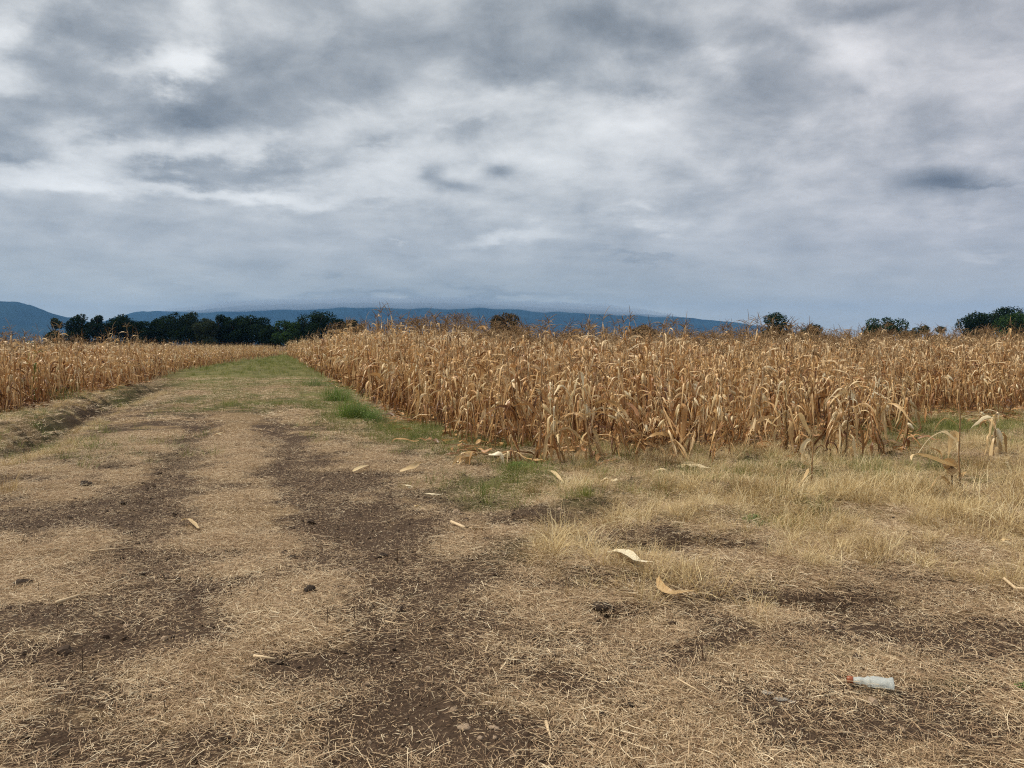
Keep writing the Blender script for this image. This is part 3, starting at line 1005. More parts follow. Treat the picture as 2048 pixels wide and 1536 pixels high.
hero_corn(1918, 992, 1.22, 0, 'lone broken corn plant, long bleached leaves bowed over the grass, farthest from the field', 901, .3, .02, False, .3, (0, 0), px_leaves([
    ([(1920, 885), (1898, 868), (1885, 866), (1862, 880), (1846, 902), (1838, 912)], .055, .85, .2, .9, -.15),
    ([(1921, 884), (1914, 868), (1906, 880), (1902, 918)], .085, .55, .9, 1.2, .1),
    ([(1923, 885), (1920, 900), (1923, 912)], .05, .9, 1.2, 1.4, .05),
    ([(1920, 937), (1890, 926), (1858, 914), (1838, 910), (1829, 914), (1828, 922)], .075, .8, .5, .2, -.2),
    ([(1912, 948), (1895, 938), (1890, 925), (1884, 905), (1862, 895)], .06, .30, .4, .9, .12),
    ([(1905, 950), (1912, 935), (1900, 925), (1890, 930)], .12, .45, 1.1, 1.2, 0),
    ([(1919, 850), (1904, 840), (1893, 838), (1880, 848), (1871, 866)], .03, .5, .2, .5, .15),
    ([(1922, 960), (1934, 950), (1940, 946)], .05, .6, .6, 1.0, -.05),
    ([(1916, 985), (1890, 955), (1870, 978), (1850, 1005)], .04, .6, .2, .3, -.2),
    ([(1924, 962), (1927, 970), (1922, 985)], .09, .02, .9, 1.1, .03),
]), True)
hero_corn(1622, 978, .82, 0, 'short corn stalk with one upright bleached leaf, standing alone in the grass', 902, .3, .02, False, .3, (0, 0), px_leaves([
    ([(1622, 930), (1610, 925), (1606, 905), (1612, 888), (1622, 880), (1624, 884)], .07, .95, 1.0, 1.2, .1),
    ([(1622, 868), (1612, 850), (1603, 830), (1596, 832), (1585, 850), (1568, 878)], .05, .65, .3, .8, -.2),
    ([(1622, 938), (1618, 955), (1608, 968), (1600, 985)], .08, .7, .8, .4, -.15),
    ([(1623, 925), (1616, 912), (1614, 918), (1618, 932)], .06, .85, .9, 1.2, .05),
    ([(1624, 955), (1634, 975), (1642, 988)], .05, .5, .8, 1.2, .1),
]))
HEROES = [
    (1080, 930, 1.50, 8, 'stunted corn plant with a rust-brown top leaf, beside the fallen plant', 1),
    (1122, 934, 1.15, 8, 'low corn plant wrapped in broad hanging leaves, next to the rust-topped plant', 2),
    (1184, 930, 1.30, 9, 'stunted corn plant with a wide pale husk leaf halfway up its stem', 3),
    (1040, 905, 1.55, 10, 'bushy stunted corn plant directly behind the fallen plant', 4),
    (1255, 905, 1.35, 9, 'stunted corn plant behind the dark dry grass clump, toward the track', 5),
    (1310, 900, 1.45, 10, 'stunted corn plant rising out of the dark dry grass clump', 6),
    (1352, 912, 1.40, 9, 'stunted corn plant with long leaves swept sideways, next to the dark dry grass clump', 7),
    (1465, 908, 1.20, 8, 'stunted corn plant with pale leaf wrapped round its stem, above the thick curled husk', 8),
    (1512, 912, 1.45, 9, 'tall one of the stunted corn plants, with arching leaf tops', 9),
    (1575, 925, 1.20, 8, 'stunted corn plant behind the short stalk with the upright bleached leaf', 10),
    (1692, 925, 1.10, 9, 'twin-stemmed corn plant with a pale drooping ear, in the grass', 11),
    (1756, 920, 1.15, 8, 'corn plant with a bulky pale ear husk bent over its top, in the grass', 12),
    (1660, 888, 1.30, 9, 'stunted corn plant right behind the twin-stemmed one', 13),
    (1820, 870, 1.20, 8, 'corn plant at the corner where the field edge sets back', 14),
    (1985, 932, .62, 5, 'broken corn stump with torn pale leaves, beside the brown grass clump', 15),
]
for px, py, H, nl, lb, sd_ in HEROES:
    hero_corn(px, py, H, nl + 9, lb, 1000 + sd_, [-.05, .16, .12, -.1, .0, -.1, .02, .18, .02, .11, .11, .2, .0, .11, .2][sd_ - 1], None, False, .22, (random.gauss(0, .05), random.gauss(0, .05)), None, sd_ == 11)


def fallen_corn():
    x, y = gp(985, 925)
    z = float(height(x, y))
    t = thing('corn_plant', 'fallen corn plant lying with bleached leaves spread over the track edge', 'corn plant', (x, y, z))
    mb = MB(); mb.tube([(.45, .25, .02), (.2, .12, .05), (0, 0, .12), (-.25, -.05, .15), (-.5, -.1, .10)], [.013, .013, .012, .01, .006], .4)
    link('stalk', mb.mesh('stalk', M['stalk']), t)
    rr = random.Random(5)
    for k in range(13):
        s = rr.uniform(-.45, .35)
        base = Vector((s, s * .35, .13))
        q = MB()
        leaf(q, base, rr.choice([3.3, 3.0, 2.6, 3.7, 4.2, 5.9, .3, 5.0]) + rr.uniform(-.3, .3), rr.uniform(.3, .6), rr.uniform(.06, .10), rr.choice(['arch', 'arch', 'hang']), rr.uniform(.2, 1), 10, 3, rr, R(rr.uniform(-5, 40)), 1.0, rr.uniform(.15, .5))
        q.v = [(a, b, max(c, .015 + float(height(x + a, y + b)) - z + .01 * rr.random())) for a, b, c in q.v]
        link('leaf', q.mesh('leaf', M['corn_pale']), t)


fallen_corn()


# ------------------------------------------------------------------ trees
def tree(px, py, hw, D, kind, label, seed, flat=1.0):
    rr = np.random.default_rng(seed)
    x = (px - 1024) / FPX * D
    H = ((HOR - py) / FPX * D + CAMZ) * 1.07
    W = hw / FPX * D * 1.5
    t = thing('tree', label, 'tree', (x, D, 0), 0, 'trees beyond the cornfields')
    tr = MB()
    tr.tube([(0, 0, -.2), (.1, 0, H * .3), (.0, .1, H * .7)], [.28, .2, .09], .5, 7)
    for k in range(5):
        a = 6.28 * k / 5 + rr.uniform(-.4, .4)
        tr.tube([(.06, .03, H * (.25 + .06 * k)), (math.cos(a) * W * .4, math.sin(a) * W * .4, H * (.5 + .05 * k)), (math.cos(a) * W * .65, math.sin(a) * W * .65, H * (.62 + .06 * k))], [.12, .08, .03], .5, 5)
    link('trunk', tr.mesh('trunk', M['bark']), t)
    # crown: clumps of leaf-sized faces over uneven lobes
    nl = 16
    C, Rd = [], []
    for k in range(nl):
        a, q = rr.uniform(0, 6.28), rr.uniform(0, 1) ** .5
        zz = rr.uniform(.08, .80)
        wid = math.sin(min(1, (1 - zz) * 1.9 + .25) * 1.57)
        C.append((math.cos(a) * W * .70 * q * wid, math.sin(a) * W * .70 * q * wid, H * zz)); Rd.append(rr.uniform(.30, .52) * min(W, H * .55))
    C.append((0, 0, H - .30 * min(W, H * .5))); Rd.append(.30 * min(W, H * .5))
    C, Rd = np.array(C), np.array(Rd)
    n = 9000
    w = Rd ** 2; pick = rr.choice(len(C), n, p=w / w.sum())
    v = rr.normal(size=(n, 3)); v /= np.linalg.norm(v, axis=1)[:, None]
    rad = rr.uniform(.55, 1.08, n) ** .7
    # leaf clusters: bunch the points
    bun = rr.normal(size=(n, 3)) * .09
    pos = C[pick] + v * (Rd[pick] * rad)[:, None] * np.array([1, 1, .82 * flat]) + bun
    pos[:, 2] = np.maximum(pos[:, 2], .5)
    nrm = v + rr.normal(size=(n, 3)) * .7; nrm /= np.linalg.norm(nrm, axis=1)[:, None]
    a1 = np.cross(nrm, rr.normal(size=(n, 3))); a1 /= np.linalg.norm(a1, axis=1)[:, None]
    a2 = np.cross(nrm, a1)
    s = rr.uniform(.12, .30, n)[:, None]
    V = np.stack([pos - a1 * s, pos - a2 * s * .55 + nrm * s * .1, pos + a1 * s, pos + a2 * s * .55 + nrm * s * .1], 1).reshape(-1, 3)
    me = bpy.data.meshes.new('crown')
    me.from_pydata(V.tolist(), [], np.arange(4 * n).reshape(-1, 4).tolist())
    lob = rr.uniform(-.25, .25, len(C))
    tint = np.clip(.45 + lob[pick] + rr.normal(0, .25, n), 0, 1)
    a = me.attributes.new('tint', 'FLOAT', 'POINT'); a.data.foreach_set('value', np.repeat(tint, 4).astype(np.float32))
    a = me.attributes.new('uvp', 'FLOAT_VECTOR', 'POINT'); a.data.foreach_set('vector', (V * .3).astype(np.float32).ravel())
    me.materials.append(M['tree_' + kind])
    link('crown', me, t)


TREES = [
    (112, 640, 15, 175, 'olive', 'small thin grey-green tree standing apart before the grove'),
    (166, 631, 24, 190, 'dark', 'dark round tree at the west end of the grove'),
    (200, 634, 18, 195, 'dark', 'low dark tree next to the one ending the grove on the west'),
    (248, 631, 24, 190, 'dark', 'dark tree with a knobbed top, third in the west grove'),
    (282, 645, 20, 186, 'dark', 'low mounded tree filling the dip in the west grove'),
    (318, 640, 20, 192, 'dark', 'dark sloping tree leaning on the broad grove trees'),
    (352, 628, 28, 190, 'dark', 'broad tall tree in the middle of the grove'),
    (388, 627, 24, 195, 'olive', 'broad tree with a paler grey-green crown in the middle of the grove'),
    (412, 640, 18, 187, 'olive', 'half-bare pale tree beside the broad grove trees'),
    (443, 632, 22, 190, 'dark', 'dark tree with bumpy crown just past the half-bare one'),
    (478, 640, 18, 188, 'dark', 'low dark tree tucked between two rounded grove trees'),
    (504, 633, 27, 190, 'dark', 'dark dome-shaped tree near the end of the track'),
    (540, 652, 16, 186, 'dark', 'low dark bushy tree in the gap past the track end'),
    (574, 645, 22, 184, 'mid', 'lighter green tree just over the far end of the track'),
    (605, 640, 20, 190, 'dark', 'dark tree at the shoulder of the tallest spiky tree'),
    (634, 625, 32, 188, 'dark', 'tallest tree with a flat spiky crown over the corn'),
    (680, 640, 24, 190, 'dark', 'dark low tree sloping down beside the tallest spiky tree'),
    (708, 643, 16, 195, 'dark', 'last small dark tree before the corn hides the grove'),
    (1013, 629, 26, 170, 'brown', 'brownish rounded treetop just showing above the corn under the ridge'),
    (1288, 652, 22, 185, 'brown', 'tiny brown treetop barely clearing the corn'),
    (1552, 628, 40, 180, 'dark', 'round dark tree alone above the corn, east of the ridge end'),
    (1622, 650, 18, 190, 'dark', 'low dark bush top beside the round lone tree'),
    (1772, 637, 40, 180, 'mid', 'wide low green tree above the corn behind a tall tassel'),
    (1848, 653, 34, 185, 'olive', 'flat olive treetop barely clearing the corn'),
    (1960, 629, 27, 182, 'dark', 'dark tree at the start of the eastern clump'),
    (2002, 619, 34, 186, 'dark', 'tallest dark tree of the eastern clump'),
    (2034, 627, 30, 165, 'mid', 'brighter green tree in front of the eastern clump'),
    (2075, 632, 30, 185, 'dark', 'dark tree running out of sight at the end of the eastern clump'),
]
for i, (px, py, hw, D, k, lb) in enumerate(TREES): tree(px, py, hw, D, k, lb, 50 + i)


# ------------------------------------------------------------------ ground cover
def straw_patch(seed, n, rad, lmin, lmax, wid, lift):
    rr = random.Random(seed)
    mb = MB()
    az0 = rr.uniform(0, 6.28)
    for _ in range(n):
        a, q = rr.uniform(0, 6.28), rad * rr.random() ** .6
        p = Vector((math.cos(a) * q, math.sin(a) * q, rr.uniform(.001, lift)))
        L_ = rr.uniform(lmin, lmax) * rr.uniform(.6, 1)
        az = az0 + rr.gauss(0, .75) + (math.pi if rr.random() < .5 else 0)
        el = rr.gauss(.05, .22)
        w = rr.uniform(.6, 1.3) * wid
        cur = rr.gauss(0, .4)
        rings = []
        roll = rr.uniform(-.9, .9)
        for i in range(4):
            t = dirv(az, el)
            sd_ = Matrix.Rotation(roll, 3, t) @ Vector((-math.sin(az), math.cos(az), 0))
            ww = w * (1 - .5 * i / 3)
            z = max(p.z, .001)
            c = Vector((p.x, p.y, z))
            rings.append([c - sd_ * ww * .5, c + sd_ * ww * .5])
            p = p + t * L_ / 3
            az += cur / 3; el -= rr.uniform(0, .2)
        mb.ribbon(rings, min(1, max(0, rr.gauss(.5, .24))))
    return mb


def tuft(seed, n, rad, lmin, lmax, wid, spread, droop, heads=0.0):
    rr = random.Random(seed)
    mb = MB()
    for _ in range(n):
        a, q = rr.uniform(0, 6.28), rad * rr.random() ** .5
        p = Vector((math.cos(a) * q, math.sin(a) * q, -.01))
        L_ = rr.uniform(lmin, lmax)
        az = a + rr.uniform(-1.3, 1.3)
        el = 1.57 - abs(rr.gauss(0, spread))
        w = rr.uniform(.6, 1.3) * wid
        k = rr.uniform(.3, 1) * droop
        tint = min(1, max(0, rr.gauss(.5, .24)))
        rings = []
        for i in range(5):
            t = dirv(az, el)
            sd_ = Vector((-math.sin(az), math.cos(az), 0))
            ww = w * (1 - .75 * i / 4)
            c = Vector((p.x, p.y, max(p.z, -.01 if i == 0 else .003)))
            rings.append([c - sd_ * ww * .5, c + sd_ * ww * .5])
            p = p + t * L_ / 4
            el -= k * .35; az += rr.uniform(-.25, .25)
        mb.ribbon(rings, tint)
    return mb


STRAW = [straw_patch(10 + k, 190, .20, .016, .075, .0019, .014).mesh('straw', M['straw']) for k in range(6)] + [straw_patch(20 + k, 90, .24, .03, .12, .0024, .02).mesh('straw', M['straw']) for k in range(4)]
STRAW_L = [straw_patch(30 + k, 150, .5, .04, .15, .0050, .02).mesh('straw', M['straw']) for k in range(6)]
FLECK = [straw_patch(40 + k, 70, .25, .006, .03, .0022, .005).mesh('straw', M['straw']) for k in range(5)]
TUFT = [tuft(50 + k, 65, .12, .10, .32, .0042, 1.15, 1.5).mesh('tuft', M['grass']) for k in range(10)]
TUFT_T = [tuft(70 + k, 60, .13, .18, .44, .0042, .95, 1.4).mesh('tuft', M['grass']) for k in range(6)]
TUFT_S = [tuft(90 + k, 45, .075, .025, .085, .0022, 1.0, .9).mesh('tuft', M['straw']) for k in range(8)]
GRN = [tuft(110 + k, 50, .13, .06, .20, .0042, .7, .8).mesh('tuft', M['green']) for k in range(8)]


def rand_pts(n, x0, x1, y0, y1, log=False):
    x = rng.uniform(x0, x1, n)
    y = rng.uniform(y0, y1, n)
    return x, y


def wedge(n, y0, y1, pw=1.0, marg=1.5):
    """random points inside the view (and a bit beside it), ground area uniform times y**(pw-1)"""
    u = rng.random(n)
    e = 1 + pw
    y = (y0 ** e + u * (y1 ** e - y0 ** e)) ** (1 / e)
    x = rng.uniform(-1, 1, n) * (.70 * y + marg)
    return x, y


def not_corn(x, y):
    return ~(right_in(x, y - .3) | left_in(x + .2, y))


def eul(n, tilt=.12):
    return np.stack([rng.normal(0, tilt, n), rng.normal(0, tilt, n), rng.uniform(0, 6.28, n)], -1)


# lying straw
X, Y, S, I = [], [], [], []
for y0, y1, n, big in ((1.5, 6, 7200, False), (6, 13, 10000, False), (12, 34, 6500, True)):
    x, y = wedge(n, y0, y1)
    c, g = cover_green(x, y)
    keep = (rng.random(n) < np.clip(.07 + .97 * sstep(c, .18, .85), 0, 1) * (1 - .6 * g)) & not_corn(x, y)
    x, y = x[keep], y[keep]
    X.append(x); Y.append(y)
    S.append(rng.uniform(.75, 1.25, len(x)))
    I.append(rng.integers(0, 10, len(x)) if not big else 10 + rng.integers(0, 6, len(x)))
X, Y, S, I = map(np.concatenate, (X, Y, S, I))
x, y = wedge(11000, 1.5, 12)
k = not_corn(x, y); x, y = x[k], y[k]
X = np.append(X, x); Y = np.append(Y, y); S = np.append(S, rng.uniform(.7, 1.2, len(x))); I = np.append(I, 16 + rng.integers(0, 5, len(x)))
scatter('straw_litter', np.stack([X, Y, height(X, Y) + .002], -1), eul(len(X), .06), S, I, STRAW + STRAW_L + FLECK, 'trampled pale straw lying over the dark earth', 'straw')
print('straw', len(X))

# short dead tufts in the trodden ground
x, y = wedge(15000, 1.6, 14)
c, g = cover_green(x, y)
cl = fbm(x / .45, y / .45, 3, 31)
k = (rng.random(len(x)) < sstep(c, .2, .8) * sstep(cl, .45, .68)) & not_corn(x, y)
x, y = x[k], y[k]
scatter('short_grass', np.stack([x, y, height(x, y)], -1), eul(len(x), .1), rng.uniform(.6, 1.25, len(x)), rng.integers(0, 8, len(x)), TUFT_S, 'short dead grass tufts growing in the trodden ground', 'grass')

# the thick golden verge before the right-hand field, and the left verge
X, Y, S, I = [], [], [], []
x, y = wedge(44000, 3.0, 24, .8, 1.0)
px, py = proj(x, y)
c, g = cover_green(x, y)
nl = fbm(x / .8, y / .8, 3, 41)
verge = sstep(px + (nl - .5) * 220, 1010, 1190) * sstep(py + (nl - .5) * 110, 1330, 1130)
verge = np.maximum(verge, .5 * sstep(px, 1000, 1300) * sstep(py, 1420, 1200) * sstep(nl, .5, .7))
leftv = .55 * sstep(px + (py - 900) * 1.2, 330, 120) * sstep(py, 1010, 950) * sstep(py, 820, 850)
midv = .35 * np.exp(-((px - 720) / 130) ** 2 - ((py - 915) / 40) ** 2)
nc = fbm(x / .42, y / .42, 3, 47)
ds_ = ditch_side(x, y); dd_ = pdist(x, y, DITCH)
dit = np.maximum(.9 * np.exp(-((ds_ + .55) / .22) ** 2), .8 * np.exp(-((ds_ - .6) / .35) ** 2)) * (dd_ < 2.5)
den = np.maximum(np.maximum(np.maximum(verge, leftv), midv), dit) * sstep(c, .15, .7) * (.12 + 1.2 * sstep(nc, .36, .56)) * (.5 + 1.0 * nl)
k = (rng.random(len(x)) < den) & ~left_in(x, y)
x, y, nl, vv, dt_ = x[k], y[k], nl[k], verge[k], dit[k]
ins = right_in(x, y - .6)
k = ~ins | (rng.random(len(x)) < .25)
x, y, nl, vv, dt_ = x[k], y[k], nl[k], vv[k], dt_[k]
tall = (rng.random(len(x)) < .35 * vv)
scl = rng.uniform(.45, 1.1, len(x)) * (.30 + 1.35 * nl) * np.where(vv > .4, 1, .55) * np.interp(proj(x, y)[1], [880, 960, 1040, 1120], [.55, .72, .85, .72]) * np.where(dt_ > .3, 1.7, np.interp(vv, [0, .7], [.45, 1]))
scatter('dry_grass', np.stack([x, y, height(x, y)], -1), eul(len(x), .18), scl, np.where(tall, 10 + rng.integers(0, 6, len(x)), rng.integers(0, 10, len(x))), TUFT + TUFT_T,
        'thick golden dead grass on the verge before the cornfield', 'grass')
print('dry', len(x))

# green grass along the track and at the field edges
x1_, y1_ = wedge(22000, 6, 20)
x2_, y2_ = wedge(26000, 16, 110)
x, y = np.concatenate([x1_, x2_]), np.concatenate([y1_, y2_])
c, g = cover_green(x, y)
first = np.arange(len(x)) < 22000
k = (rng.random(len(x)) < g ** 1.3 * np.where(first & (y > 14), .35, .9)) & ~left_in(x, y) & (~right_in(x, y - .8))
x, y = x[k], y[k]
scatter('green_grass', np.stack([x, y, height(x, y)], -1), eul(len(x), .15), rng.uniform(.6, 1.3, len(x)) * np.interp(np.hypot(x, y), [8, 25, 60], [.9, 1.1, 1.6]), rng.integers(0, 8, len(x)), GRN,
        'short green grass growing along the track and field edges', 'grass')
print('green', len(x))


# crumbs of earth
def clod_mb(seed, r=1.0, flat=.6, n=8):
    rr = np.random.default_rng(seed)
    mb = MB()
    pts_, rad = [], []
    V = []
    m = 5
    for i in range(m + 1):
        th = math.pi * i / m
        for j in range(n):
            ph = 6.283 * j / n
            q = np.array([math.sin(th) * math.cos(ph), math.sin(th) * math.sin(ph), math.cos(th) * flat])
            V.append(q * r * (1 + rr.uniform(-.28, .28) * (1 if 0 < i < m else 0)))
    for q in V:
        mb.v.append(tuple(q)); mb.t.append(.5); mb.u.append(tuple(q))
    for i in range(m):
        for j in range(n):
            j2 = (j + 1) % n
            mb.f.append((i * n + j, (i + 1) * n + j, (i + 1) * n + j2, i * n + j2))
    return mb


M['crumb'] = solid('earth_crumb', (.060, .039, .025), .95, .5, 50, .5)
CRUMB = [clod_mb(k, .012, .7, 6).mesh('crumb', M['crumb'], False) for k in range(6)] + [clod_mb(20 + k, .010, .7, 6).mesh('crumb', M['stone'], False) for k in range(2)]
x, y = wedge(19000, 1.8, 11)
c, g = cover_green(x, y)
k = (rng.random(len(x)) < 1.05 - c) & not_corn(x, y)
x, y = x[k], y[k]
scatter('soil_crumbs', np.stack([x, y, height(x, y) + .003], -1), eul(len(x), .5), rng.lognormal(-.65, .55, len(x)), rng.integers(0, 8, len(x)), CRUMB, 'small crumbs of dark earth on the bare patches', 'soil')

# broken corn leaves under the corn and along its edge
LIT = []
for k in range(8):
    rr = random.Random(700 + k)
    mb = MB()
    for _ in range(5):
        a, q = rr.uniform(0, 6.28), rr.uniform(0, .35)
        az_ = rr.uniform(0, 6.28); Ln = rr.uniform(.15, .45)
        b0 = Vector((math.cos(a) * q, math.sin(a) * q, .02))
        pp = []
        for i in range(5):
            pp.append(b0 + Vector((math.cos(az_), math.sin(az_), 0)) * Ln * i / 4 + Vector((0, 0, rr.uniform(0, .05)))); az_ += rr.uniform(-.4, .4)
        mb.merge(path_leaf(pp, rr.uniform(.03, .06), rr.uniform(-.1, .5), .4, rr.uniform(-1, 1), rr.uniform(-1, 1), rr))  # low tints paint the shade under the corn into the litter
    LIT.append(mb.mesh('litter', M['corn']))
x, y = wedge(5200, 8.4, 32)
near = right_in(x, y - .2) | left_in(x, y) | ((right_in(x + .1, y + 1.0)) & (rng.random(len(x)) < .3))
x, y = x[near], y[near]
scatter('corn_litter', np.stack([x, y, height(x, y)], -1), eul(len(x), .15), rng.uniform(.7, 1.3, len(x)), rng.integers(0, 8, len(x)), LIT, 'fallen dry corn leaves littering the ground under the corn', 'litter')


# ------------------------------------------------------------------ weeds and clumps that stand out
def weed(px, py, wpx, hpx, label, mats='weed', name='weed', n=160, seed=0, cat='weed'):
    x, y = gp(px, py)
    w, h = wpx / FPX * y, hpx / FPX * y
    rr = random.Random(seed)
    t = MB()
    nsub = 8
    z0 = float(height(x, y))
    for k in range(nsub):
        a, q = rr.uniform(0, 6.28), w * .42 * rr.random() ** .5
        ox, oy = math.cos(a) * q, math.sin(a) * q * .7
        hh = h * rr.uniform(.5, 1.15) * (1.15 - .8 * q / w)
        dry = mats not in ('weed', 'green')
        sub = tuft(seed * 10 + k, n // nsub + 6, w * .2, hh * .35, hh * 1.2, max(.0035, hh * .012), .8 if dry else .6, 1.0 if dry else .7)
        if mats == 'weed':        # small leaflets up the stems
            for _ in range(n // 2):
                a, q = rr.uniform(0, 6.28), w * .25 * rr.random() ** .5
                b0 = Vector((math.cos(a) * q, math.sin(a) * q, hh * rr.uniform(.05, .95) * (1 - .9 * q / w)))
                az_ = rr.uniform(0, 6.28); Ls = rr.uniform(.02, .06) * max(.8, h * 1.3)
                sub.merge(path_leaf([b0, b0 + dirv(az_, .7) * Ls * .5, b0 + dirv(az_, .1) * Ls], Ls * .2, rr.random(), .3, 0, 0, rr))
        dz = float(height(x + ox, y + oy)) - z0
        sub.v = [(b + ox, c + oy, d + dz) for b, c, d in sub.v]
        t.merge(sub)
    o = link(name, t.mesh(name, M[mats]), None, (x, y, z0))
    return tag(o, label, cat)


weed(668, 800, 75, 42, 'bright green bushy weed at the track edge before the corn', seed=1, n=520)
weed(706, 838, 95, 58, 'largest lush green weed clump, closest to the corner of the corn', seed=2, n=800)
weed(752, 846, 50, 34, 'darker green weed clump pressed against the corn base', seed=3, n=300)
weed(640, 772, 60, 26, 'pale green low weed farther up the track beside the corn', seed=4, n=400)
weed(490, 800, 70, 20, 'low bright green tuft growing in the middle of the track', 'green', seed=5)
weed(1148, 892, 26, 58, 'narrow green weed standing among the stunted corn stems', seed=6, n=70)
weed(1048, 952, 55, 24, 'dark green leafy weed by the fallen corn plant', seed=7, n=260)
weed(1010, 975, 110, 22, 'spreading green grass clump at the end of the fallen corn plant', 'green', seed=8, n=200)
weed(1168, 1026, 60, 34, 'olive green tuft above the dark hollow in the verge', 'green', seed=9)
weed(1505, 1068, 50, 26, 'small fresh green tuft amid the golden verge grass', 'weed', seed=10, n=60)
weed(1090, 945, 70, 20, 'green grass clump at the foot of the rust-topped corn plant', 'green', seed=11)
weed(145, 812, 70, 44, 'dark green weed at the foot of the corn above the ditch', seed=12, n=120)
weed(1915, 1378, 90, 10, 'flat grey-green weed on the bare earth beyond the bottle', 'dullweed', seed=13, n=120)
weed(2050, 1388, 20, 18, 'bright green sprig at the very edge of the bare earth', 'weed', seed=14, n=30)
weed(210, 866, 60, 22, 'greenish tuft on the straw verge below the ditch', 'green', seed=15, n=90)
weed(1318, 945, 150, 62, 'dark tangled dry grass clump at the foot of the stunted corn', 'brownclump', 'grass_clump', 700, 16, 'grass clump')
weed(1522, 1008, 130, 50, 'rounded brownish dry grass clump in the golden verge', 'brownclump2', 'grass_clump', 800, 17, 'grass clump')
weed(1962, 945, 130, 48, 'brown dry grass clump beside the broken corn stump', 'brownclump2', 'grass_clump', 700, 18, 'grass clump')
weed(968, 905, 60, 30, 'pinkish-brown feathery dry grass clump behind the fallen corn plant', 'tassel', 'grass_clump', 260, 19, 'grass clump')
weed(8, 985, 60, 60, 'pale standing straw tuft at the outer edge of the west verge', 'grass', 'grass_clump', 110, 20, 'grass clump')
weed(345, 762, 60, 22, 'low purplish-brown dry weed on the west side of the green track', 'tassel', 'grass_clump', 200, 21, 'grass clump')
weed(300, 775, 50, 24, 'dull brown dry weed beyond the end of the ditch', 'tassel', 'grass_clump', 200, 22, 'grass clump')
for k, (px, py, w, h, lb) in enumerate(((470, 722, 60, 12, 'low dark green bush where the track meets the far corn'), (520, 716, 50, 11, 'dark green bush at the end of the track before the far corn'), (420, 730, 50, 10, 'flat green bush on the west side of the far track end'))):
    weed(px, py, w, h, lb, 'weed', 'bush', 200, 40 + k, 'bush')


def green_maize():
    x, y = gp(66, 812)
    t = thing('corn_plant', 'still green corn plant among the dry ones of the west field', 'corn plant', (x, y, float(height(x, y))))
    st, lv, ta, ea = corn_parts(777, 1.75, 0, 12)
    link('stalk', st.mesh('stalk', M['green']), t)
    link('foliage', joined(lv).mesh('foliage', M['green']), t)


green_maize()


def stem(px, py, hpx, seed):
    rr = random.Random(seed)
    x, y = gp(px, py)
    h = hpx / FPX * y
    mb = MB()
    p = Vector((0, 0, -.01)); az_, el = rr.uniform(0, 6.28), 1.5
    pp = [p]
    for i in range(5):
        p = p + dirv(az_, el + rr.uniform(-.15, .15)) * h / 5; pp.append(p); az_ += rr.uniform(-.8, .8)
    mb.tube(pp, [.0028, .0026, .0022, .002, .0018, .0012], rr.random(), 4, False)
    for k in range(rr.randint(2, 5)):
        b0 = pp[rr.randint(2, 5)]
        d = dirv(rr.uniform(0, 6.28), rr.uniform(0, 1))
        mb.tube([b0, b0 + d * h * .14, b0 + d * h * .22 + Vector((0, 0, h * .04))], [.0016, .0014, .001], rr.random(), 3, False)
    o = link('dead_stem', mb.mesh('dead_stem', M['twig']), None, (x, y, float(height(x, y))))
    tag(o, 'thin dark dead weed stem standing up from the trampled straw', 'weed stem', 'dead weed stems in the trampled straw')


STEMS = [(165, 1340, 62), (710, 1245, 46), (655, 1258, 40), (752, 1268, 40), (1405, 1328, 60), (1060, 1530, 44), (465, 1195, 30), (330, 1420, 40), (515, 1200, 22), (78, 1185, 26), (48, 1090, 24), (300, 935, 30), (268, 915, 20),
         (200, 940, 22), (795, 1130, 40), (880, 1110, 34), (500, 1010, 20), (620, 1060, 18), (1690, 1410, 34), (115, 1235, 28), (420, 1130, 18), (930, 1215, 26), (575, 1150, 16), (1120, 1395, 26), (1655, 1175, 22), (860, 1395, 24), (245, 1275, 30), (350, 1010, 18), (1240, 1490, 30), (1840, 1330, 26)]
for k, (px, py, h) in enumerate(STEMS): stem(px, py, h, 2000 + k)


# ------------------------------------------------------------------ things lying about
def lump(px, py, wpx, asp, flat, label, m='clod', name='clod', cat='clod', seed=0, group=None):
    x, y = gp(px, py)
    r = wpx / FPX * y * .5
    mb = clod_mb(3000 + seed, 1, flat, 12)
    rr = np.random.default_rng(seed)
    mb.v = [(a * r, b * r * asp, c * r * (1 + .2 * rr.standard_normal() * .5)) for a, b, c in mb.v]
    me = mb.mesh(name, M[m], True)
    o = link(name, me, None, (x, y, float(height(x, y)) + r * flat * .55))
    o.rotation_euler = (0, 0, random.uniform(-.4, .4))
    return tag(o, label, cat, group)


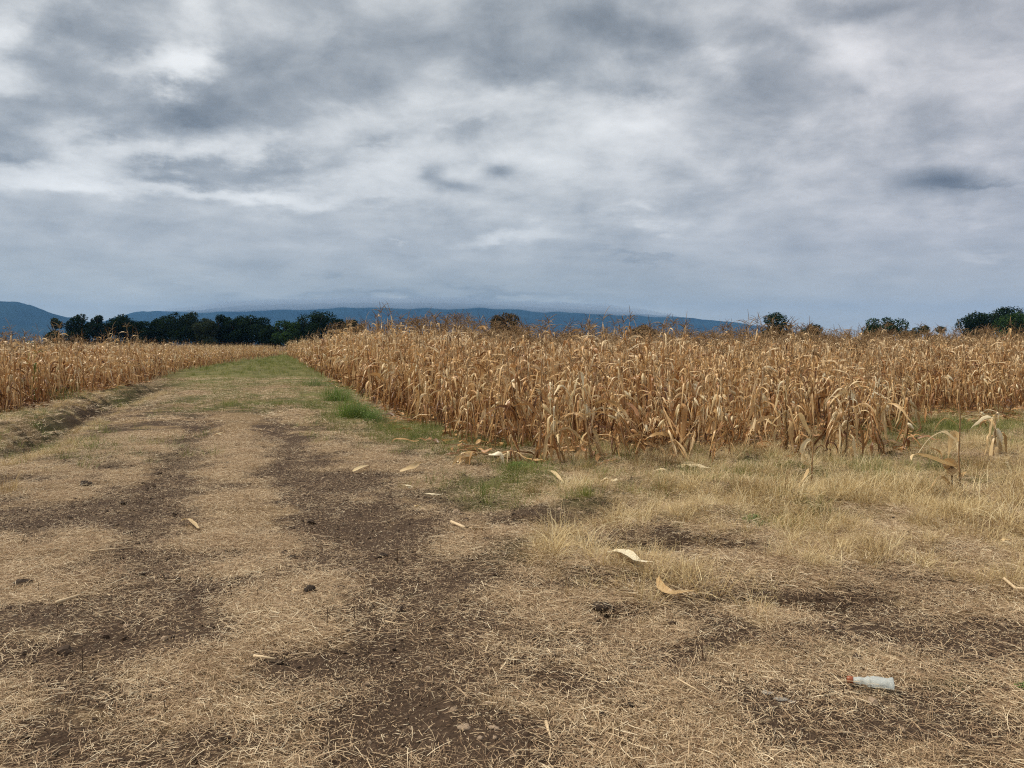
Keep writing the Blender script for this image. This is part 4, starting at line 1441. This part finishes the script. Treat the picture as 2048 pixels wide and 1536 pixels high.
CLODS = [
    (172, 972, 27, .7, .5, 'large dark clod lying alone on the pale west side of the track'),
    (620, 1188, 24, .8, .75, 'round black clod, one of the close pair mid-track'),
    (677, 1177, 30, .6, .42, 'flat black clod beside the round one mid-track'),
    (45, 1168, 36, .8, .45, 'wide mossy dark clod in the straw at the west edge'),
    (765, 1111, 20, .8, .5, 'small dark clod near the eastern rut, behind the pair'),
    (585, 1113, 20, .6, .4, 'small flat dark clod between the wheel ruts'),
    (283, 1138, 18, .7, .5, 'small dark clod in the bare western rut'),
    (358, 1157, 12, .9, .7, 'tiny dark clod beside the bare western rut'),
    (245, 1002, 16, .6, .5, 'dark clod at the bend of the western rut'),
    (1208, 1445, 22, .7, .6, 'dark clod in the straw near the split pale stick'),
    (1205, 1228, 42, .9, .4, 'crumbly black dung heap, upper lump'),
    (1236, 1241, 40, .8, .35, 'crumbly black dung heap, lower lump'),
    (820, 1185, 14, .8, .6, 'small brown clod at the edge of the eastern rut'),
    (540, 1188, 16, .6, .45, 'low brown clod short of the round black one'),
    (1258, 1427, 18, .9, .7, 'small reddish-brown clod in the straw'),
    (620, 1438, 12, .9, .8, 'little dark clod in the straw near the stones'),
    (415, 908, 11, .7, .5, 'little dark clod in the west wheel rut far up the track'),
]
for k, (px, py, w, a, f, lb) in enumerate(CLODS): lump(px, py, w, a, f, lb, seed=k)
STONES = [
    (908, 1420, 18, .7, .8, 'pale tan stone on the bare earth'), (975, 1411, 20, .6, .5, 'flat grey-tan stone right of the pale one, on bare earth'),
    (930, 1454, 28, .8, .35, 'wide flat brown stone sunk in the soil'), (961, 1480, 13, .9, .6, 'little whitish stone below the wide flat one'),
    (990, 1482, 11, .9, .7, 'little grey stone next to the whitish one'), (985, 1458, 16, .8, .4, 'thin tan stone beside the wide flat one'),
    (1028, 1520, 16, .8, .4, 'pale stone at the near end of the bare earth'), (705, 1168, 36, .7, .2, 'broad pinkish flat stone next to the flat black clod'),
]
for k, (px, py, w, a, f, lb) in enumerate(STONES): lump(px, py, w, a, f, lb.replace(' right of', ' beside'), 'stone', 'stone', 'stone', 60 + k)
FL = [(1535, 1393, 26, 'curled grey flake of charred husk, upper one'), (1562, 1407, 30, 'largest grey flake of charred husk on the soil'), (1585, 1412, 18, 'small grey flake of charred husk beside the largest one')]
for k, (px, py, w, lb) in enumerate(FL): lump(px, py, w, .7, .14, lb, 'ash', 'husk_flake', 'husk flake', 90 + k)


def ground_path(pp, lift=.02, arch=0.0):
    out = []
    n = len(pp)
    for i, (px, py) in enumerate(pp):
        x, y = gp(px, py)
        out.append((x, y, float(height(x, y)) + lift + arch * math.sin(math.pi * i / (n - 1))))
    return out


def lying_leaf(name, pp, W, tint, label, cat, lift=.025, arch=0.0, tw=(0, .3), m='corn_pale', fold=.35):
    g = ground_path(pp, lift, arch)
    o0 = Vector(g[0])
    mb = path_leaf([Vector(p) - o0 for p in g], W, tint, fold, tw[0], tw[1])
    o = link(name, mb.mesh(name, M[m]), None, o0)
    return tag(o, label, cat)


def husk(px, py, wpx, label, seed, tint=.9, stand=.2):
    """a few crumpled husk blades still joined at the foot"""
    rr = random.Random(seed)
    x, y = gp(px, py)
    L_ = wpx / FPX * y
    mb = MB()
    base = Vector((-L_ * .3, 0, .03))
    for k in range(5):
        az_ = rr.uniform(-.6, .6) + (math.pi if rr.random() < .25 else 0)
        leaf(mb, base + Vector((rr.uniform(0, .3) * L_, rr.uniform(-.05, .05) * L_, rr.uniform(0, .02))), az_, L_ * rr.uniform(.5, .95), L_ * rr.uniform(.16, .34), 'arch', min(1, tint + rr.uniform(-.25, .1)), 8, 3, rr, rr.uniform(.05, .3 + stand * 3), .8, .35)
    mb.v = [(a, b, max(c, .012)) for a, b, c in mb.v]
    o = link('corn_husk', mb.mesh('corn_husk', M['corn_pale']), None, (x, y, float(height(x, y)) + .03))
    return tag(o, label, 'husk')


def lying_stick(name, pp, r, label, cat, lift=.02, m='twine', tint=.7):
    g = ground_path(pp, lift)
    o0 = Vector(g[0])
    mb = MB()
    n = len(g)
    mb.tube([Vector(p) - o0 for p in g], [r * (1 - .45 * i / (n - 1)) for i in range(n)], tint, 8)
    o = link(name, mb.mesh(name, M[m]), None, o0)
    return tag(o, label, cat)


lying_leaf('corn_leaf', [(1212, 1126), (1232, 1134), (1252, 1150), (1270, 1163), (1280, 1166), (1306, 1166)], .075, .97, 'bright bleached corn leaf with a bent tip, lying on the straw', 'leaf', .05, .02, (.15, .1), fold=.2)
lying_leaf('corn_leaf', [(1316, 1190), (1322, 1205), (1340, 1216), (1358, 1215), (1392, 1208)], .05, .55, 'curled tan corn leaf below the bright bleached one', 'leaf', .04, .01, (.8, .2))
lying_leaf('corn_leaf', [(396, 1056), (382, 1046), (372, 1041), (356, 1041)], .05, .6, 'frayed pale leaf and stem lying in the western rut', 'leaf', .03, .03, (.3, .2))
husk(1382, 950, 66, 'thick curled pale husk lying before the stunted corn', 4101, .9, 0.10)
husk(1226, 985, 37, 'upright twisted husk at the edge of the golden verge', 4102, .9, 0.35)
husk(1323, 968, 27, 'dull tan curled husk between the two pale ones', 4103, .9, 0.10)
husk(1161, 990, 30, 'looped husk over dark soil by the low corn plant', 4104, .9, 0.35)
lying_leaf('corn_leaf', [(1095, 967), (1108, 975), (1128, 985)], .06, .75, 'thin pale leaf slanting across the green clump', 'leaf', .05, .02)
husk(2006, 1112, 30, 'white husk scrap standing in the golden grass at the edge', 4105, .9, 0.35)
husk(1644, 1008, 27, 'white husk scrap in the grass below the short stalk', 4106, .9, 0.10)
lying_leaf('corn_leaf', [(706, 948), (722, 944), (738, 935)], .05, .85, 'small twisted pale leaf on the straw east of the rut', 'leaf', .03, .03, (.2, .8))
husk(815, 982, 23, 'rounded white husk scrap at the track edge', 4107, .9, 0.10)
lying_leaf('corn_leaf', [(848, 995), (866, 1000), (884, 996)], .04, .85, 'narrow pale leaf just beyond the rounded white scrap', 'leaf', .03, .02)
husk(833, 1030, 18, 'tiny pale husk scrap below the rounded white one', 4108, .9, 0.10)
husk(436, 874, 18, 'white leaf scrap far up the west wheel rut', 4109, .9, 0.10)
lying_leaf('corn_leaf', [(800, 950), (826, 948), (836, 940), (846, 930)], .07, .6, 'folded tan leaf at the tip of the fallen corn plant', 'leaf', .05, .05, (.5, 1))
lying_stick('corn_stalk', [(902, 1056), (925, 1066), (950, 1070), (985, 1069), (1008, 1064), (1024, 1056)], .013, 'long curved pale corn stalk lying at the track edge', 'stalk', .03)
lying_stick('stick', [(114, 1213), (128, 1207), (145, 1200), (160, 1194)], .012, 'thick pale stick on the straw at the west side of the track', 'stick', .02)
lying_stick('stick', [(508, 1327), (525, 1329), (550, 1333)], .009, 'short pale stick with a dark end, mid-track', 'stick', .02)
lying_stick('stick', [(1092, 1454), (1096, 1470), (1103, 1490)], .008, 'split pale cane stick on dark earth', 'stick', .012)
lying_stick('corn_stalk', [(2060, 1196), (2030, 1187), (2006, 1180)], .014, 'pale cane stalk poking in from the side over a dark hollow', 'stalk', .07)
lying_stick('stick', [(180, 1103), (220, 1097), (272, 1088)], .006, 'long thin pale straw stick west of the bare rut', 'stick', .02)
lying_stick('stick', [(770, 1240), (795, 1243), (820, 1243)], .005, 'thin pale cane in the eastern rut', 'stick', .015)
lying_stick('stick', [(1355, 1383), (1380, 1397), (1404, 1410)], .004, 'fine pale straw lying slantwise in front of the charred flakes', 'stick', .03)


def bottle():
    ax, ay = gp(1695, 1380); bx, by = gp(1788, 1394)
    Lb = math.hypot(bx - ax, by - ay)
    z = float(height((ax + bx) / 2, (ay + by) / 2))
    t = thing('plastic_bottle', 'crushed cloudy white plastic bottle with an orange cap, on the straw', 'bottle', (ax, ay, z + .034), math.atan2(by - ay, bx - ax))
    m, nt, b = mat('cloudy_plastic')
    b.inputs['Base Color'].default_value = (.80, .84, .82, 1)
    b.inputs['Roughness'].default_value = .28
    b.inputs['Transmission Weight'].default_value = .5
    b.inputs['IOR'].default_value = 1.2
    b.inputs['Specular IOR Level'].default_value = .6
    tl = nd(nt, 'ShaderNodeBsdfTranslucent'); tl.inputs['Color'].default_value = (.8, .84, .82, 1)
    mx = nd(nt, 'ShaderNodeMixShader'); mx.inputs[0].default_value = .35
    nt.links.new(b.outputs[0], mx.inputs[1]); nt.links.new(tl.outputs[0], mx.inputs[2]); nt.links.new(mx.outputs[0], nt.nodes['Material Output'].inputs[0])
    rr = np.random.default_rng(4)
    prof = [(.11, .013), (.125, .0135), (.14, .0165), (.16, .018), (.22, .021), (.27, .021), (.32, .017), (.36, .0165), (.40, .020), (.44, .029), (.47, .031), (.49, .028), (.51, .031), (.56, .032), (.66, .031), (.76, .032), (.86, .031), (.93, .033), (.97, .034), (.99, .028), (.985, .010)]
    n = 28
    V, F = [], []
    for i, (s, r) in enumerate(prof):
        for k in range(n):
            a = 6.2832 * k / n
            cr = 1 + (.10 * math.sin(3 * a + 17 * s) + .06 * math.sin(5 * a - 31 * s)) * (s > .45) + .10 * math.sin(2 * a + 14 * s) * (.15 < s < .42) + rr.uniform(-.015, .015)
            V.append((s * Lb, math.cos(a) * r * cr, math.sin(a) * r * cr * (.66 if s > .45 else .75)))
    for i in range(len(prof) - 1):
        for k in range(n):
            k2 = (k + 1) % n
            F.append((i * n + k, i * n + k2, (i + 1) * n + k2, (i + 1) * n + k))
    F.append(tuple((len(prof) - 1) * n + k for k in range(n)))
    me = bpy.data.meshes.new('body'); me.from_pydata(V, [], F); me.materials.append(m)
    me.polygons.foreach_set('use_smooth', np.ones(len(me.polygons), bool))
    link('body', me, t)
    mb = MB()
    mb.tube([(-.004, 0, 0), (.0, 0, 0), (Lb * .10, 0, 0), (Lb * .115, 0, 0)], [.012, .0155, .016, .0145], .5, 24)
    cp = link('cap', mb.mesh('cap', M['cap']), t)
    t.rotation_euler = (.0, R(-3), t.rotation_euler[2])


bottle()
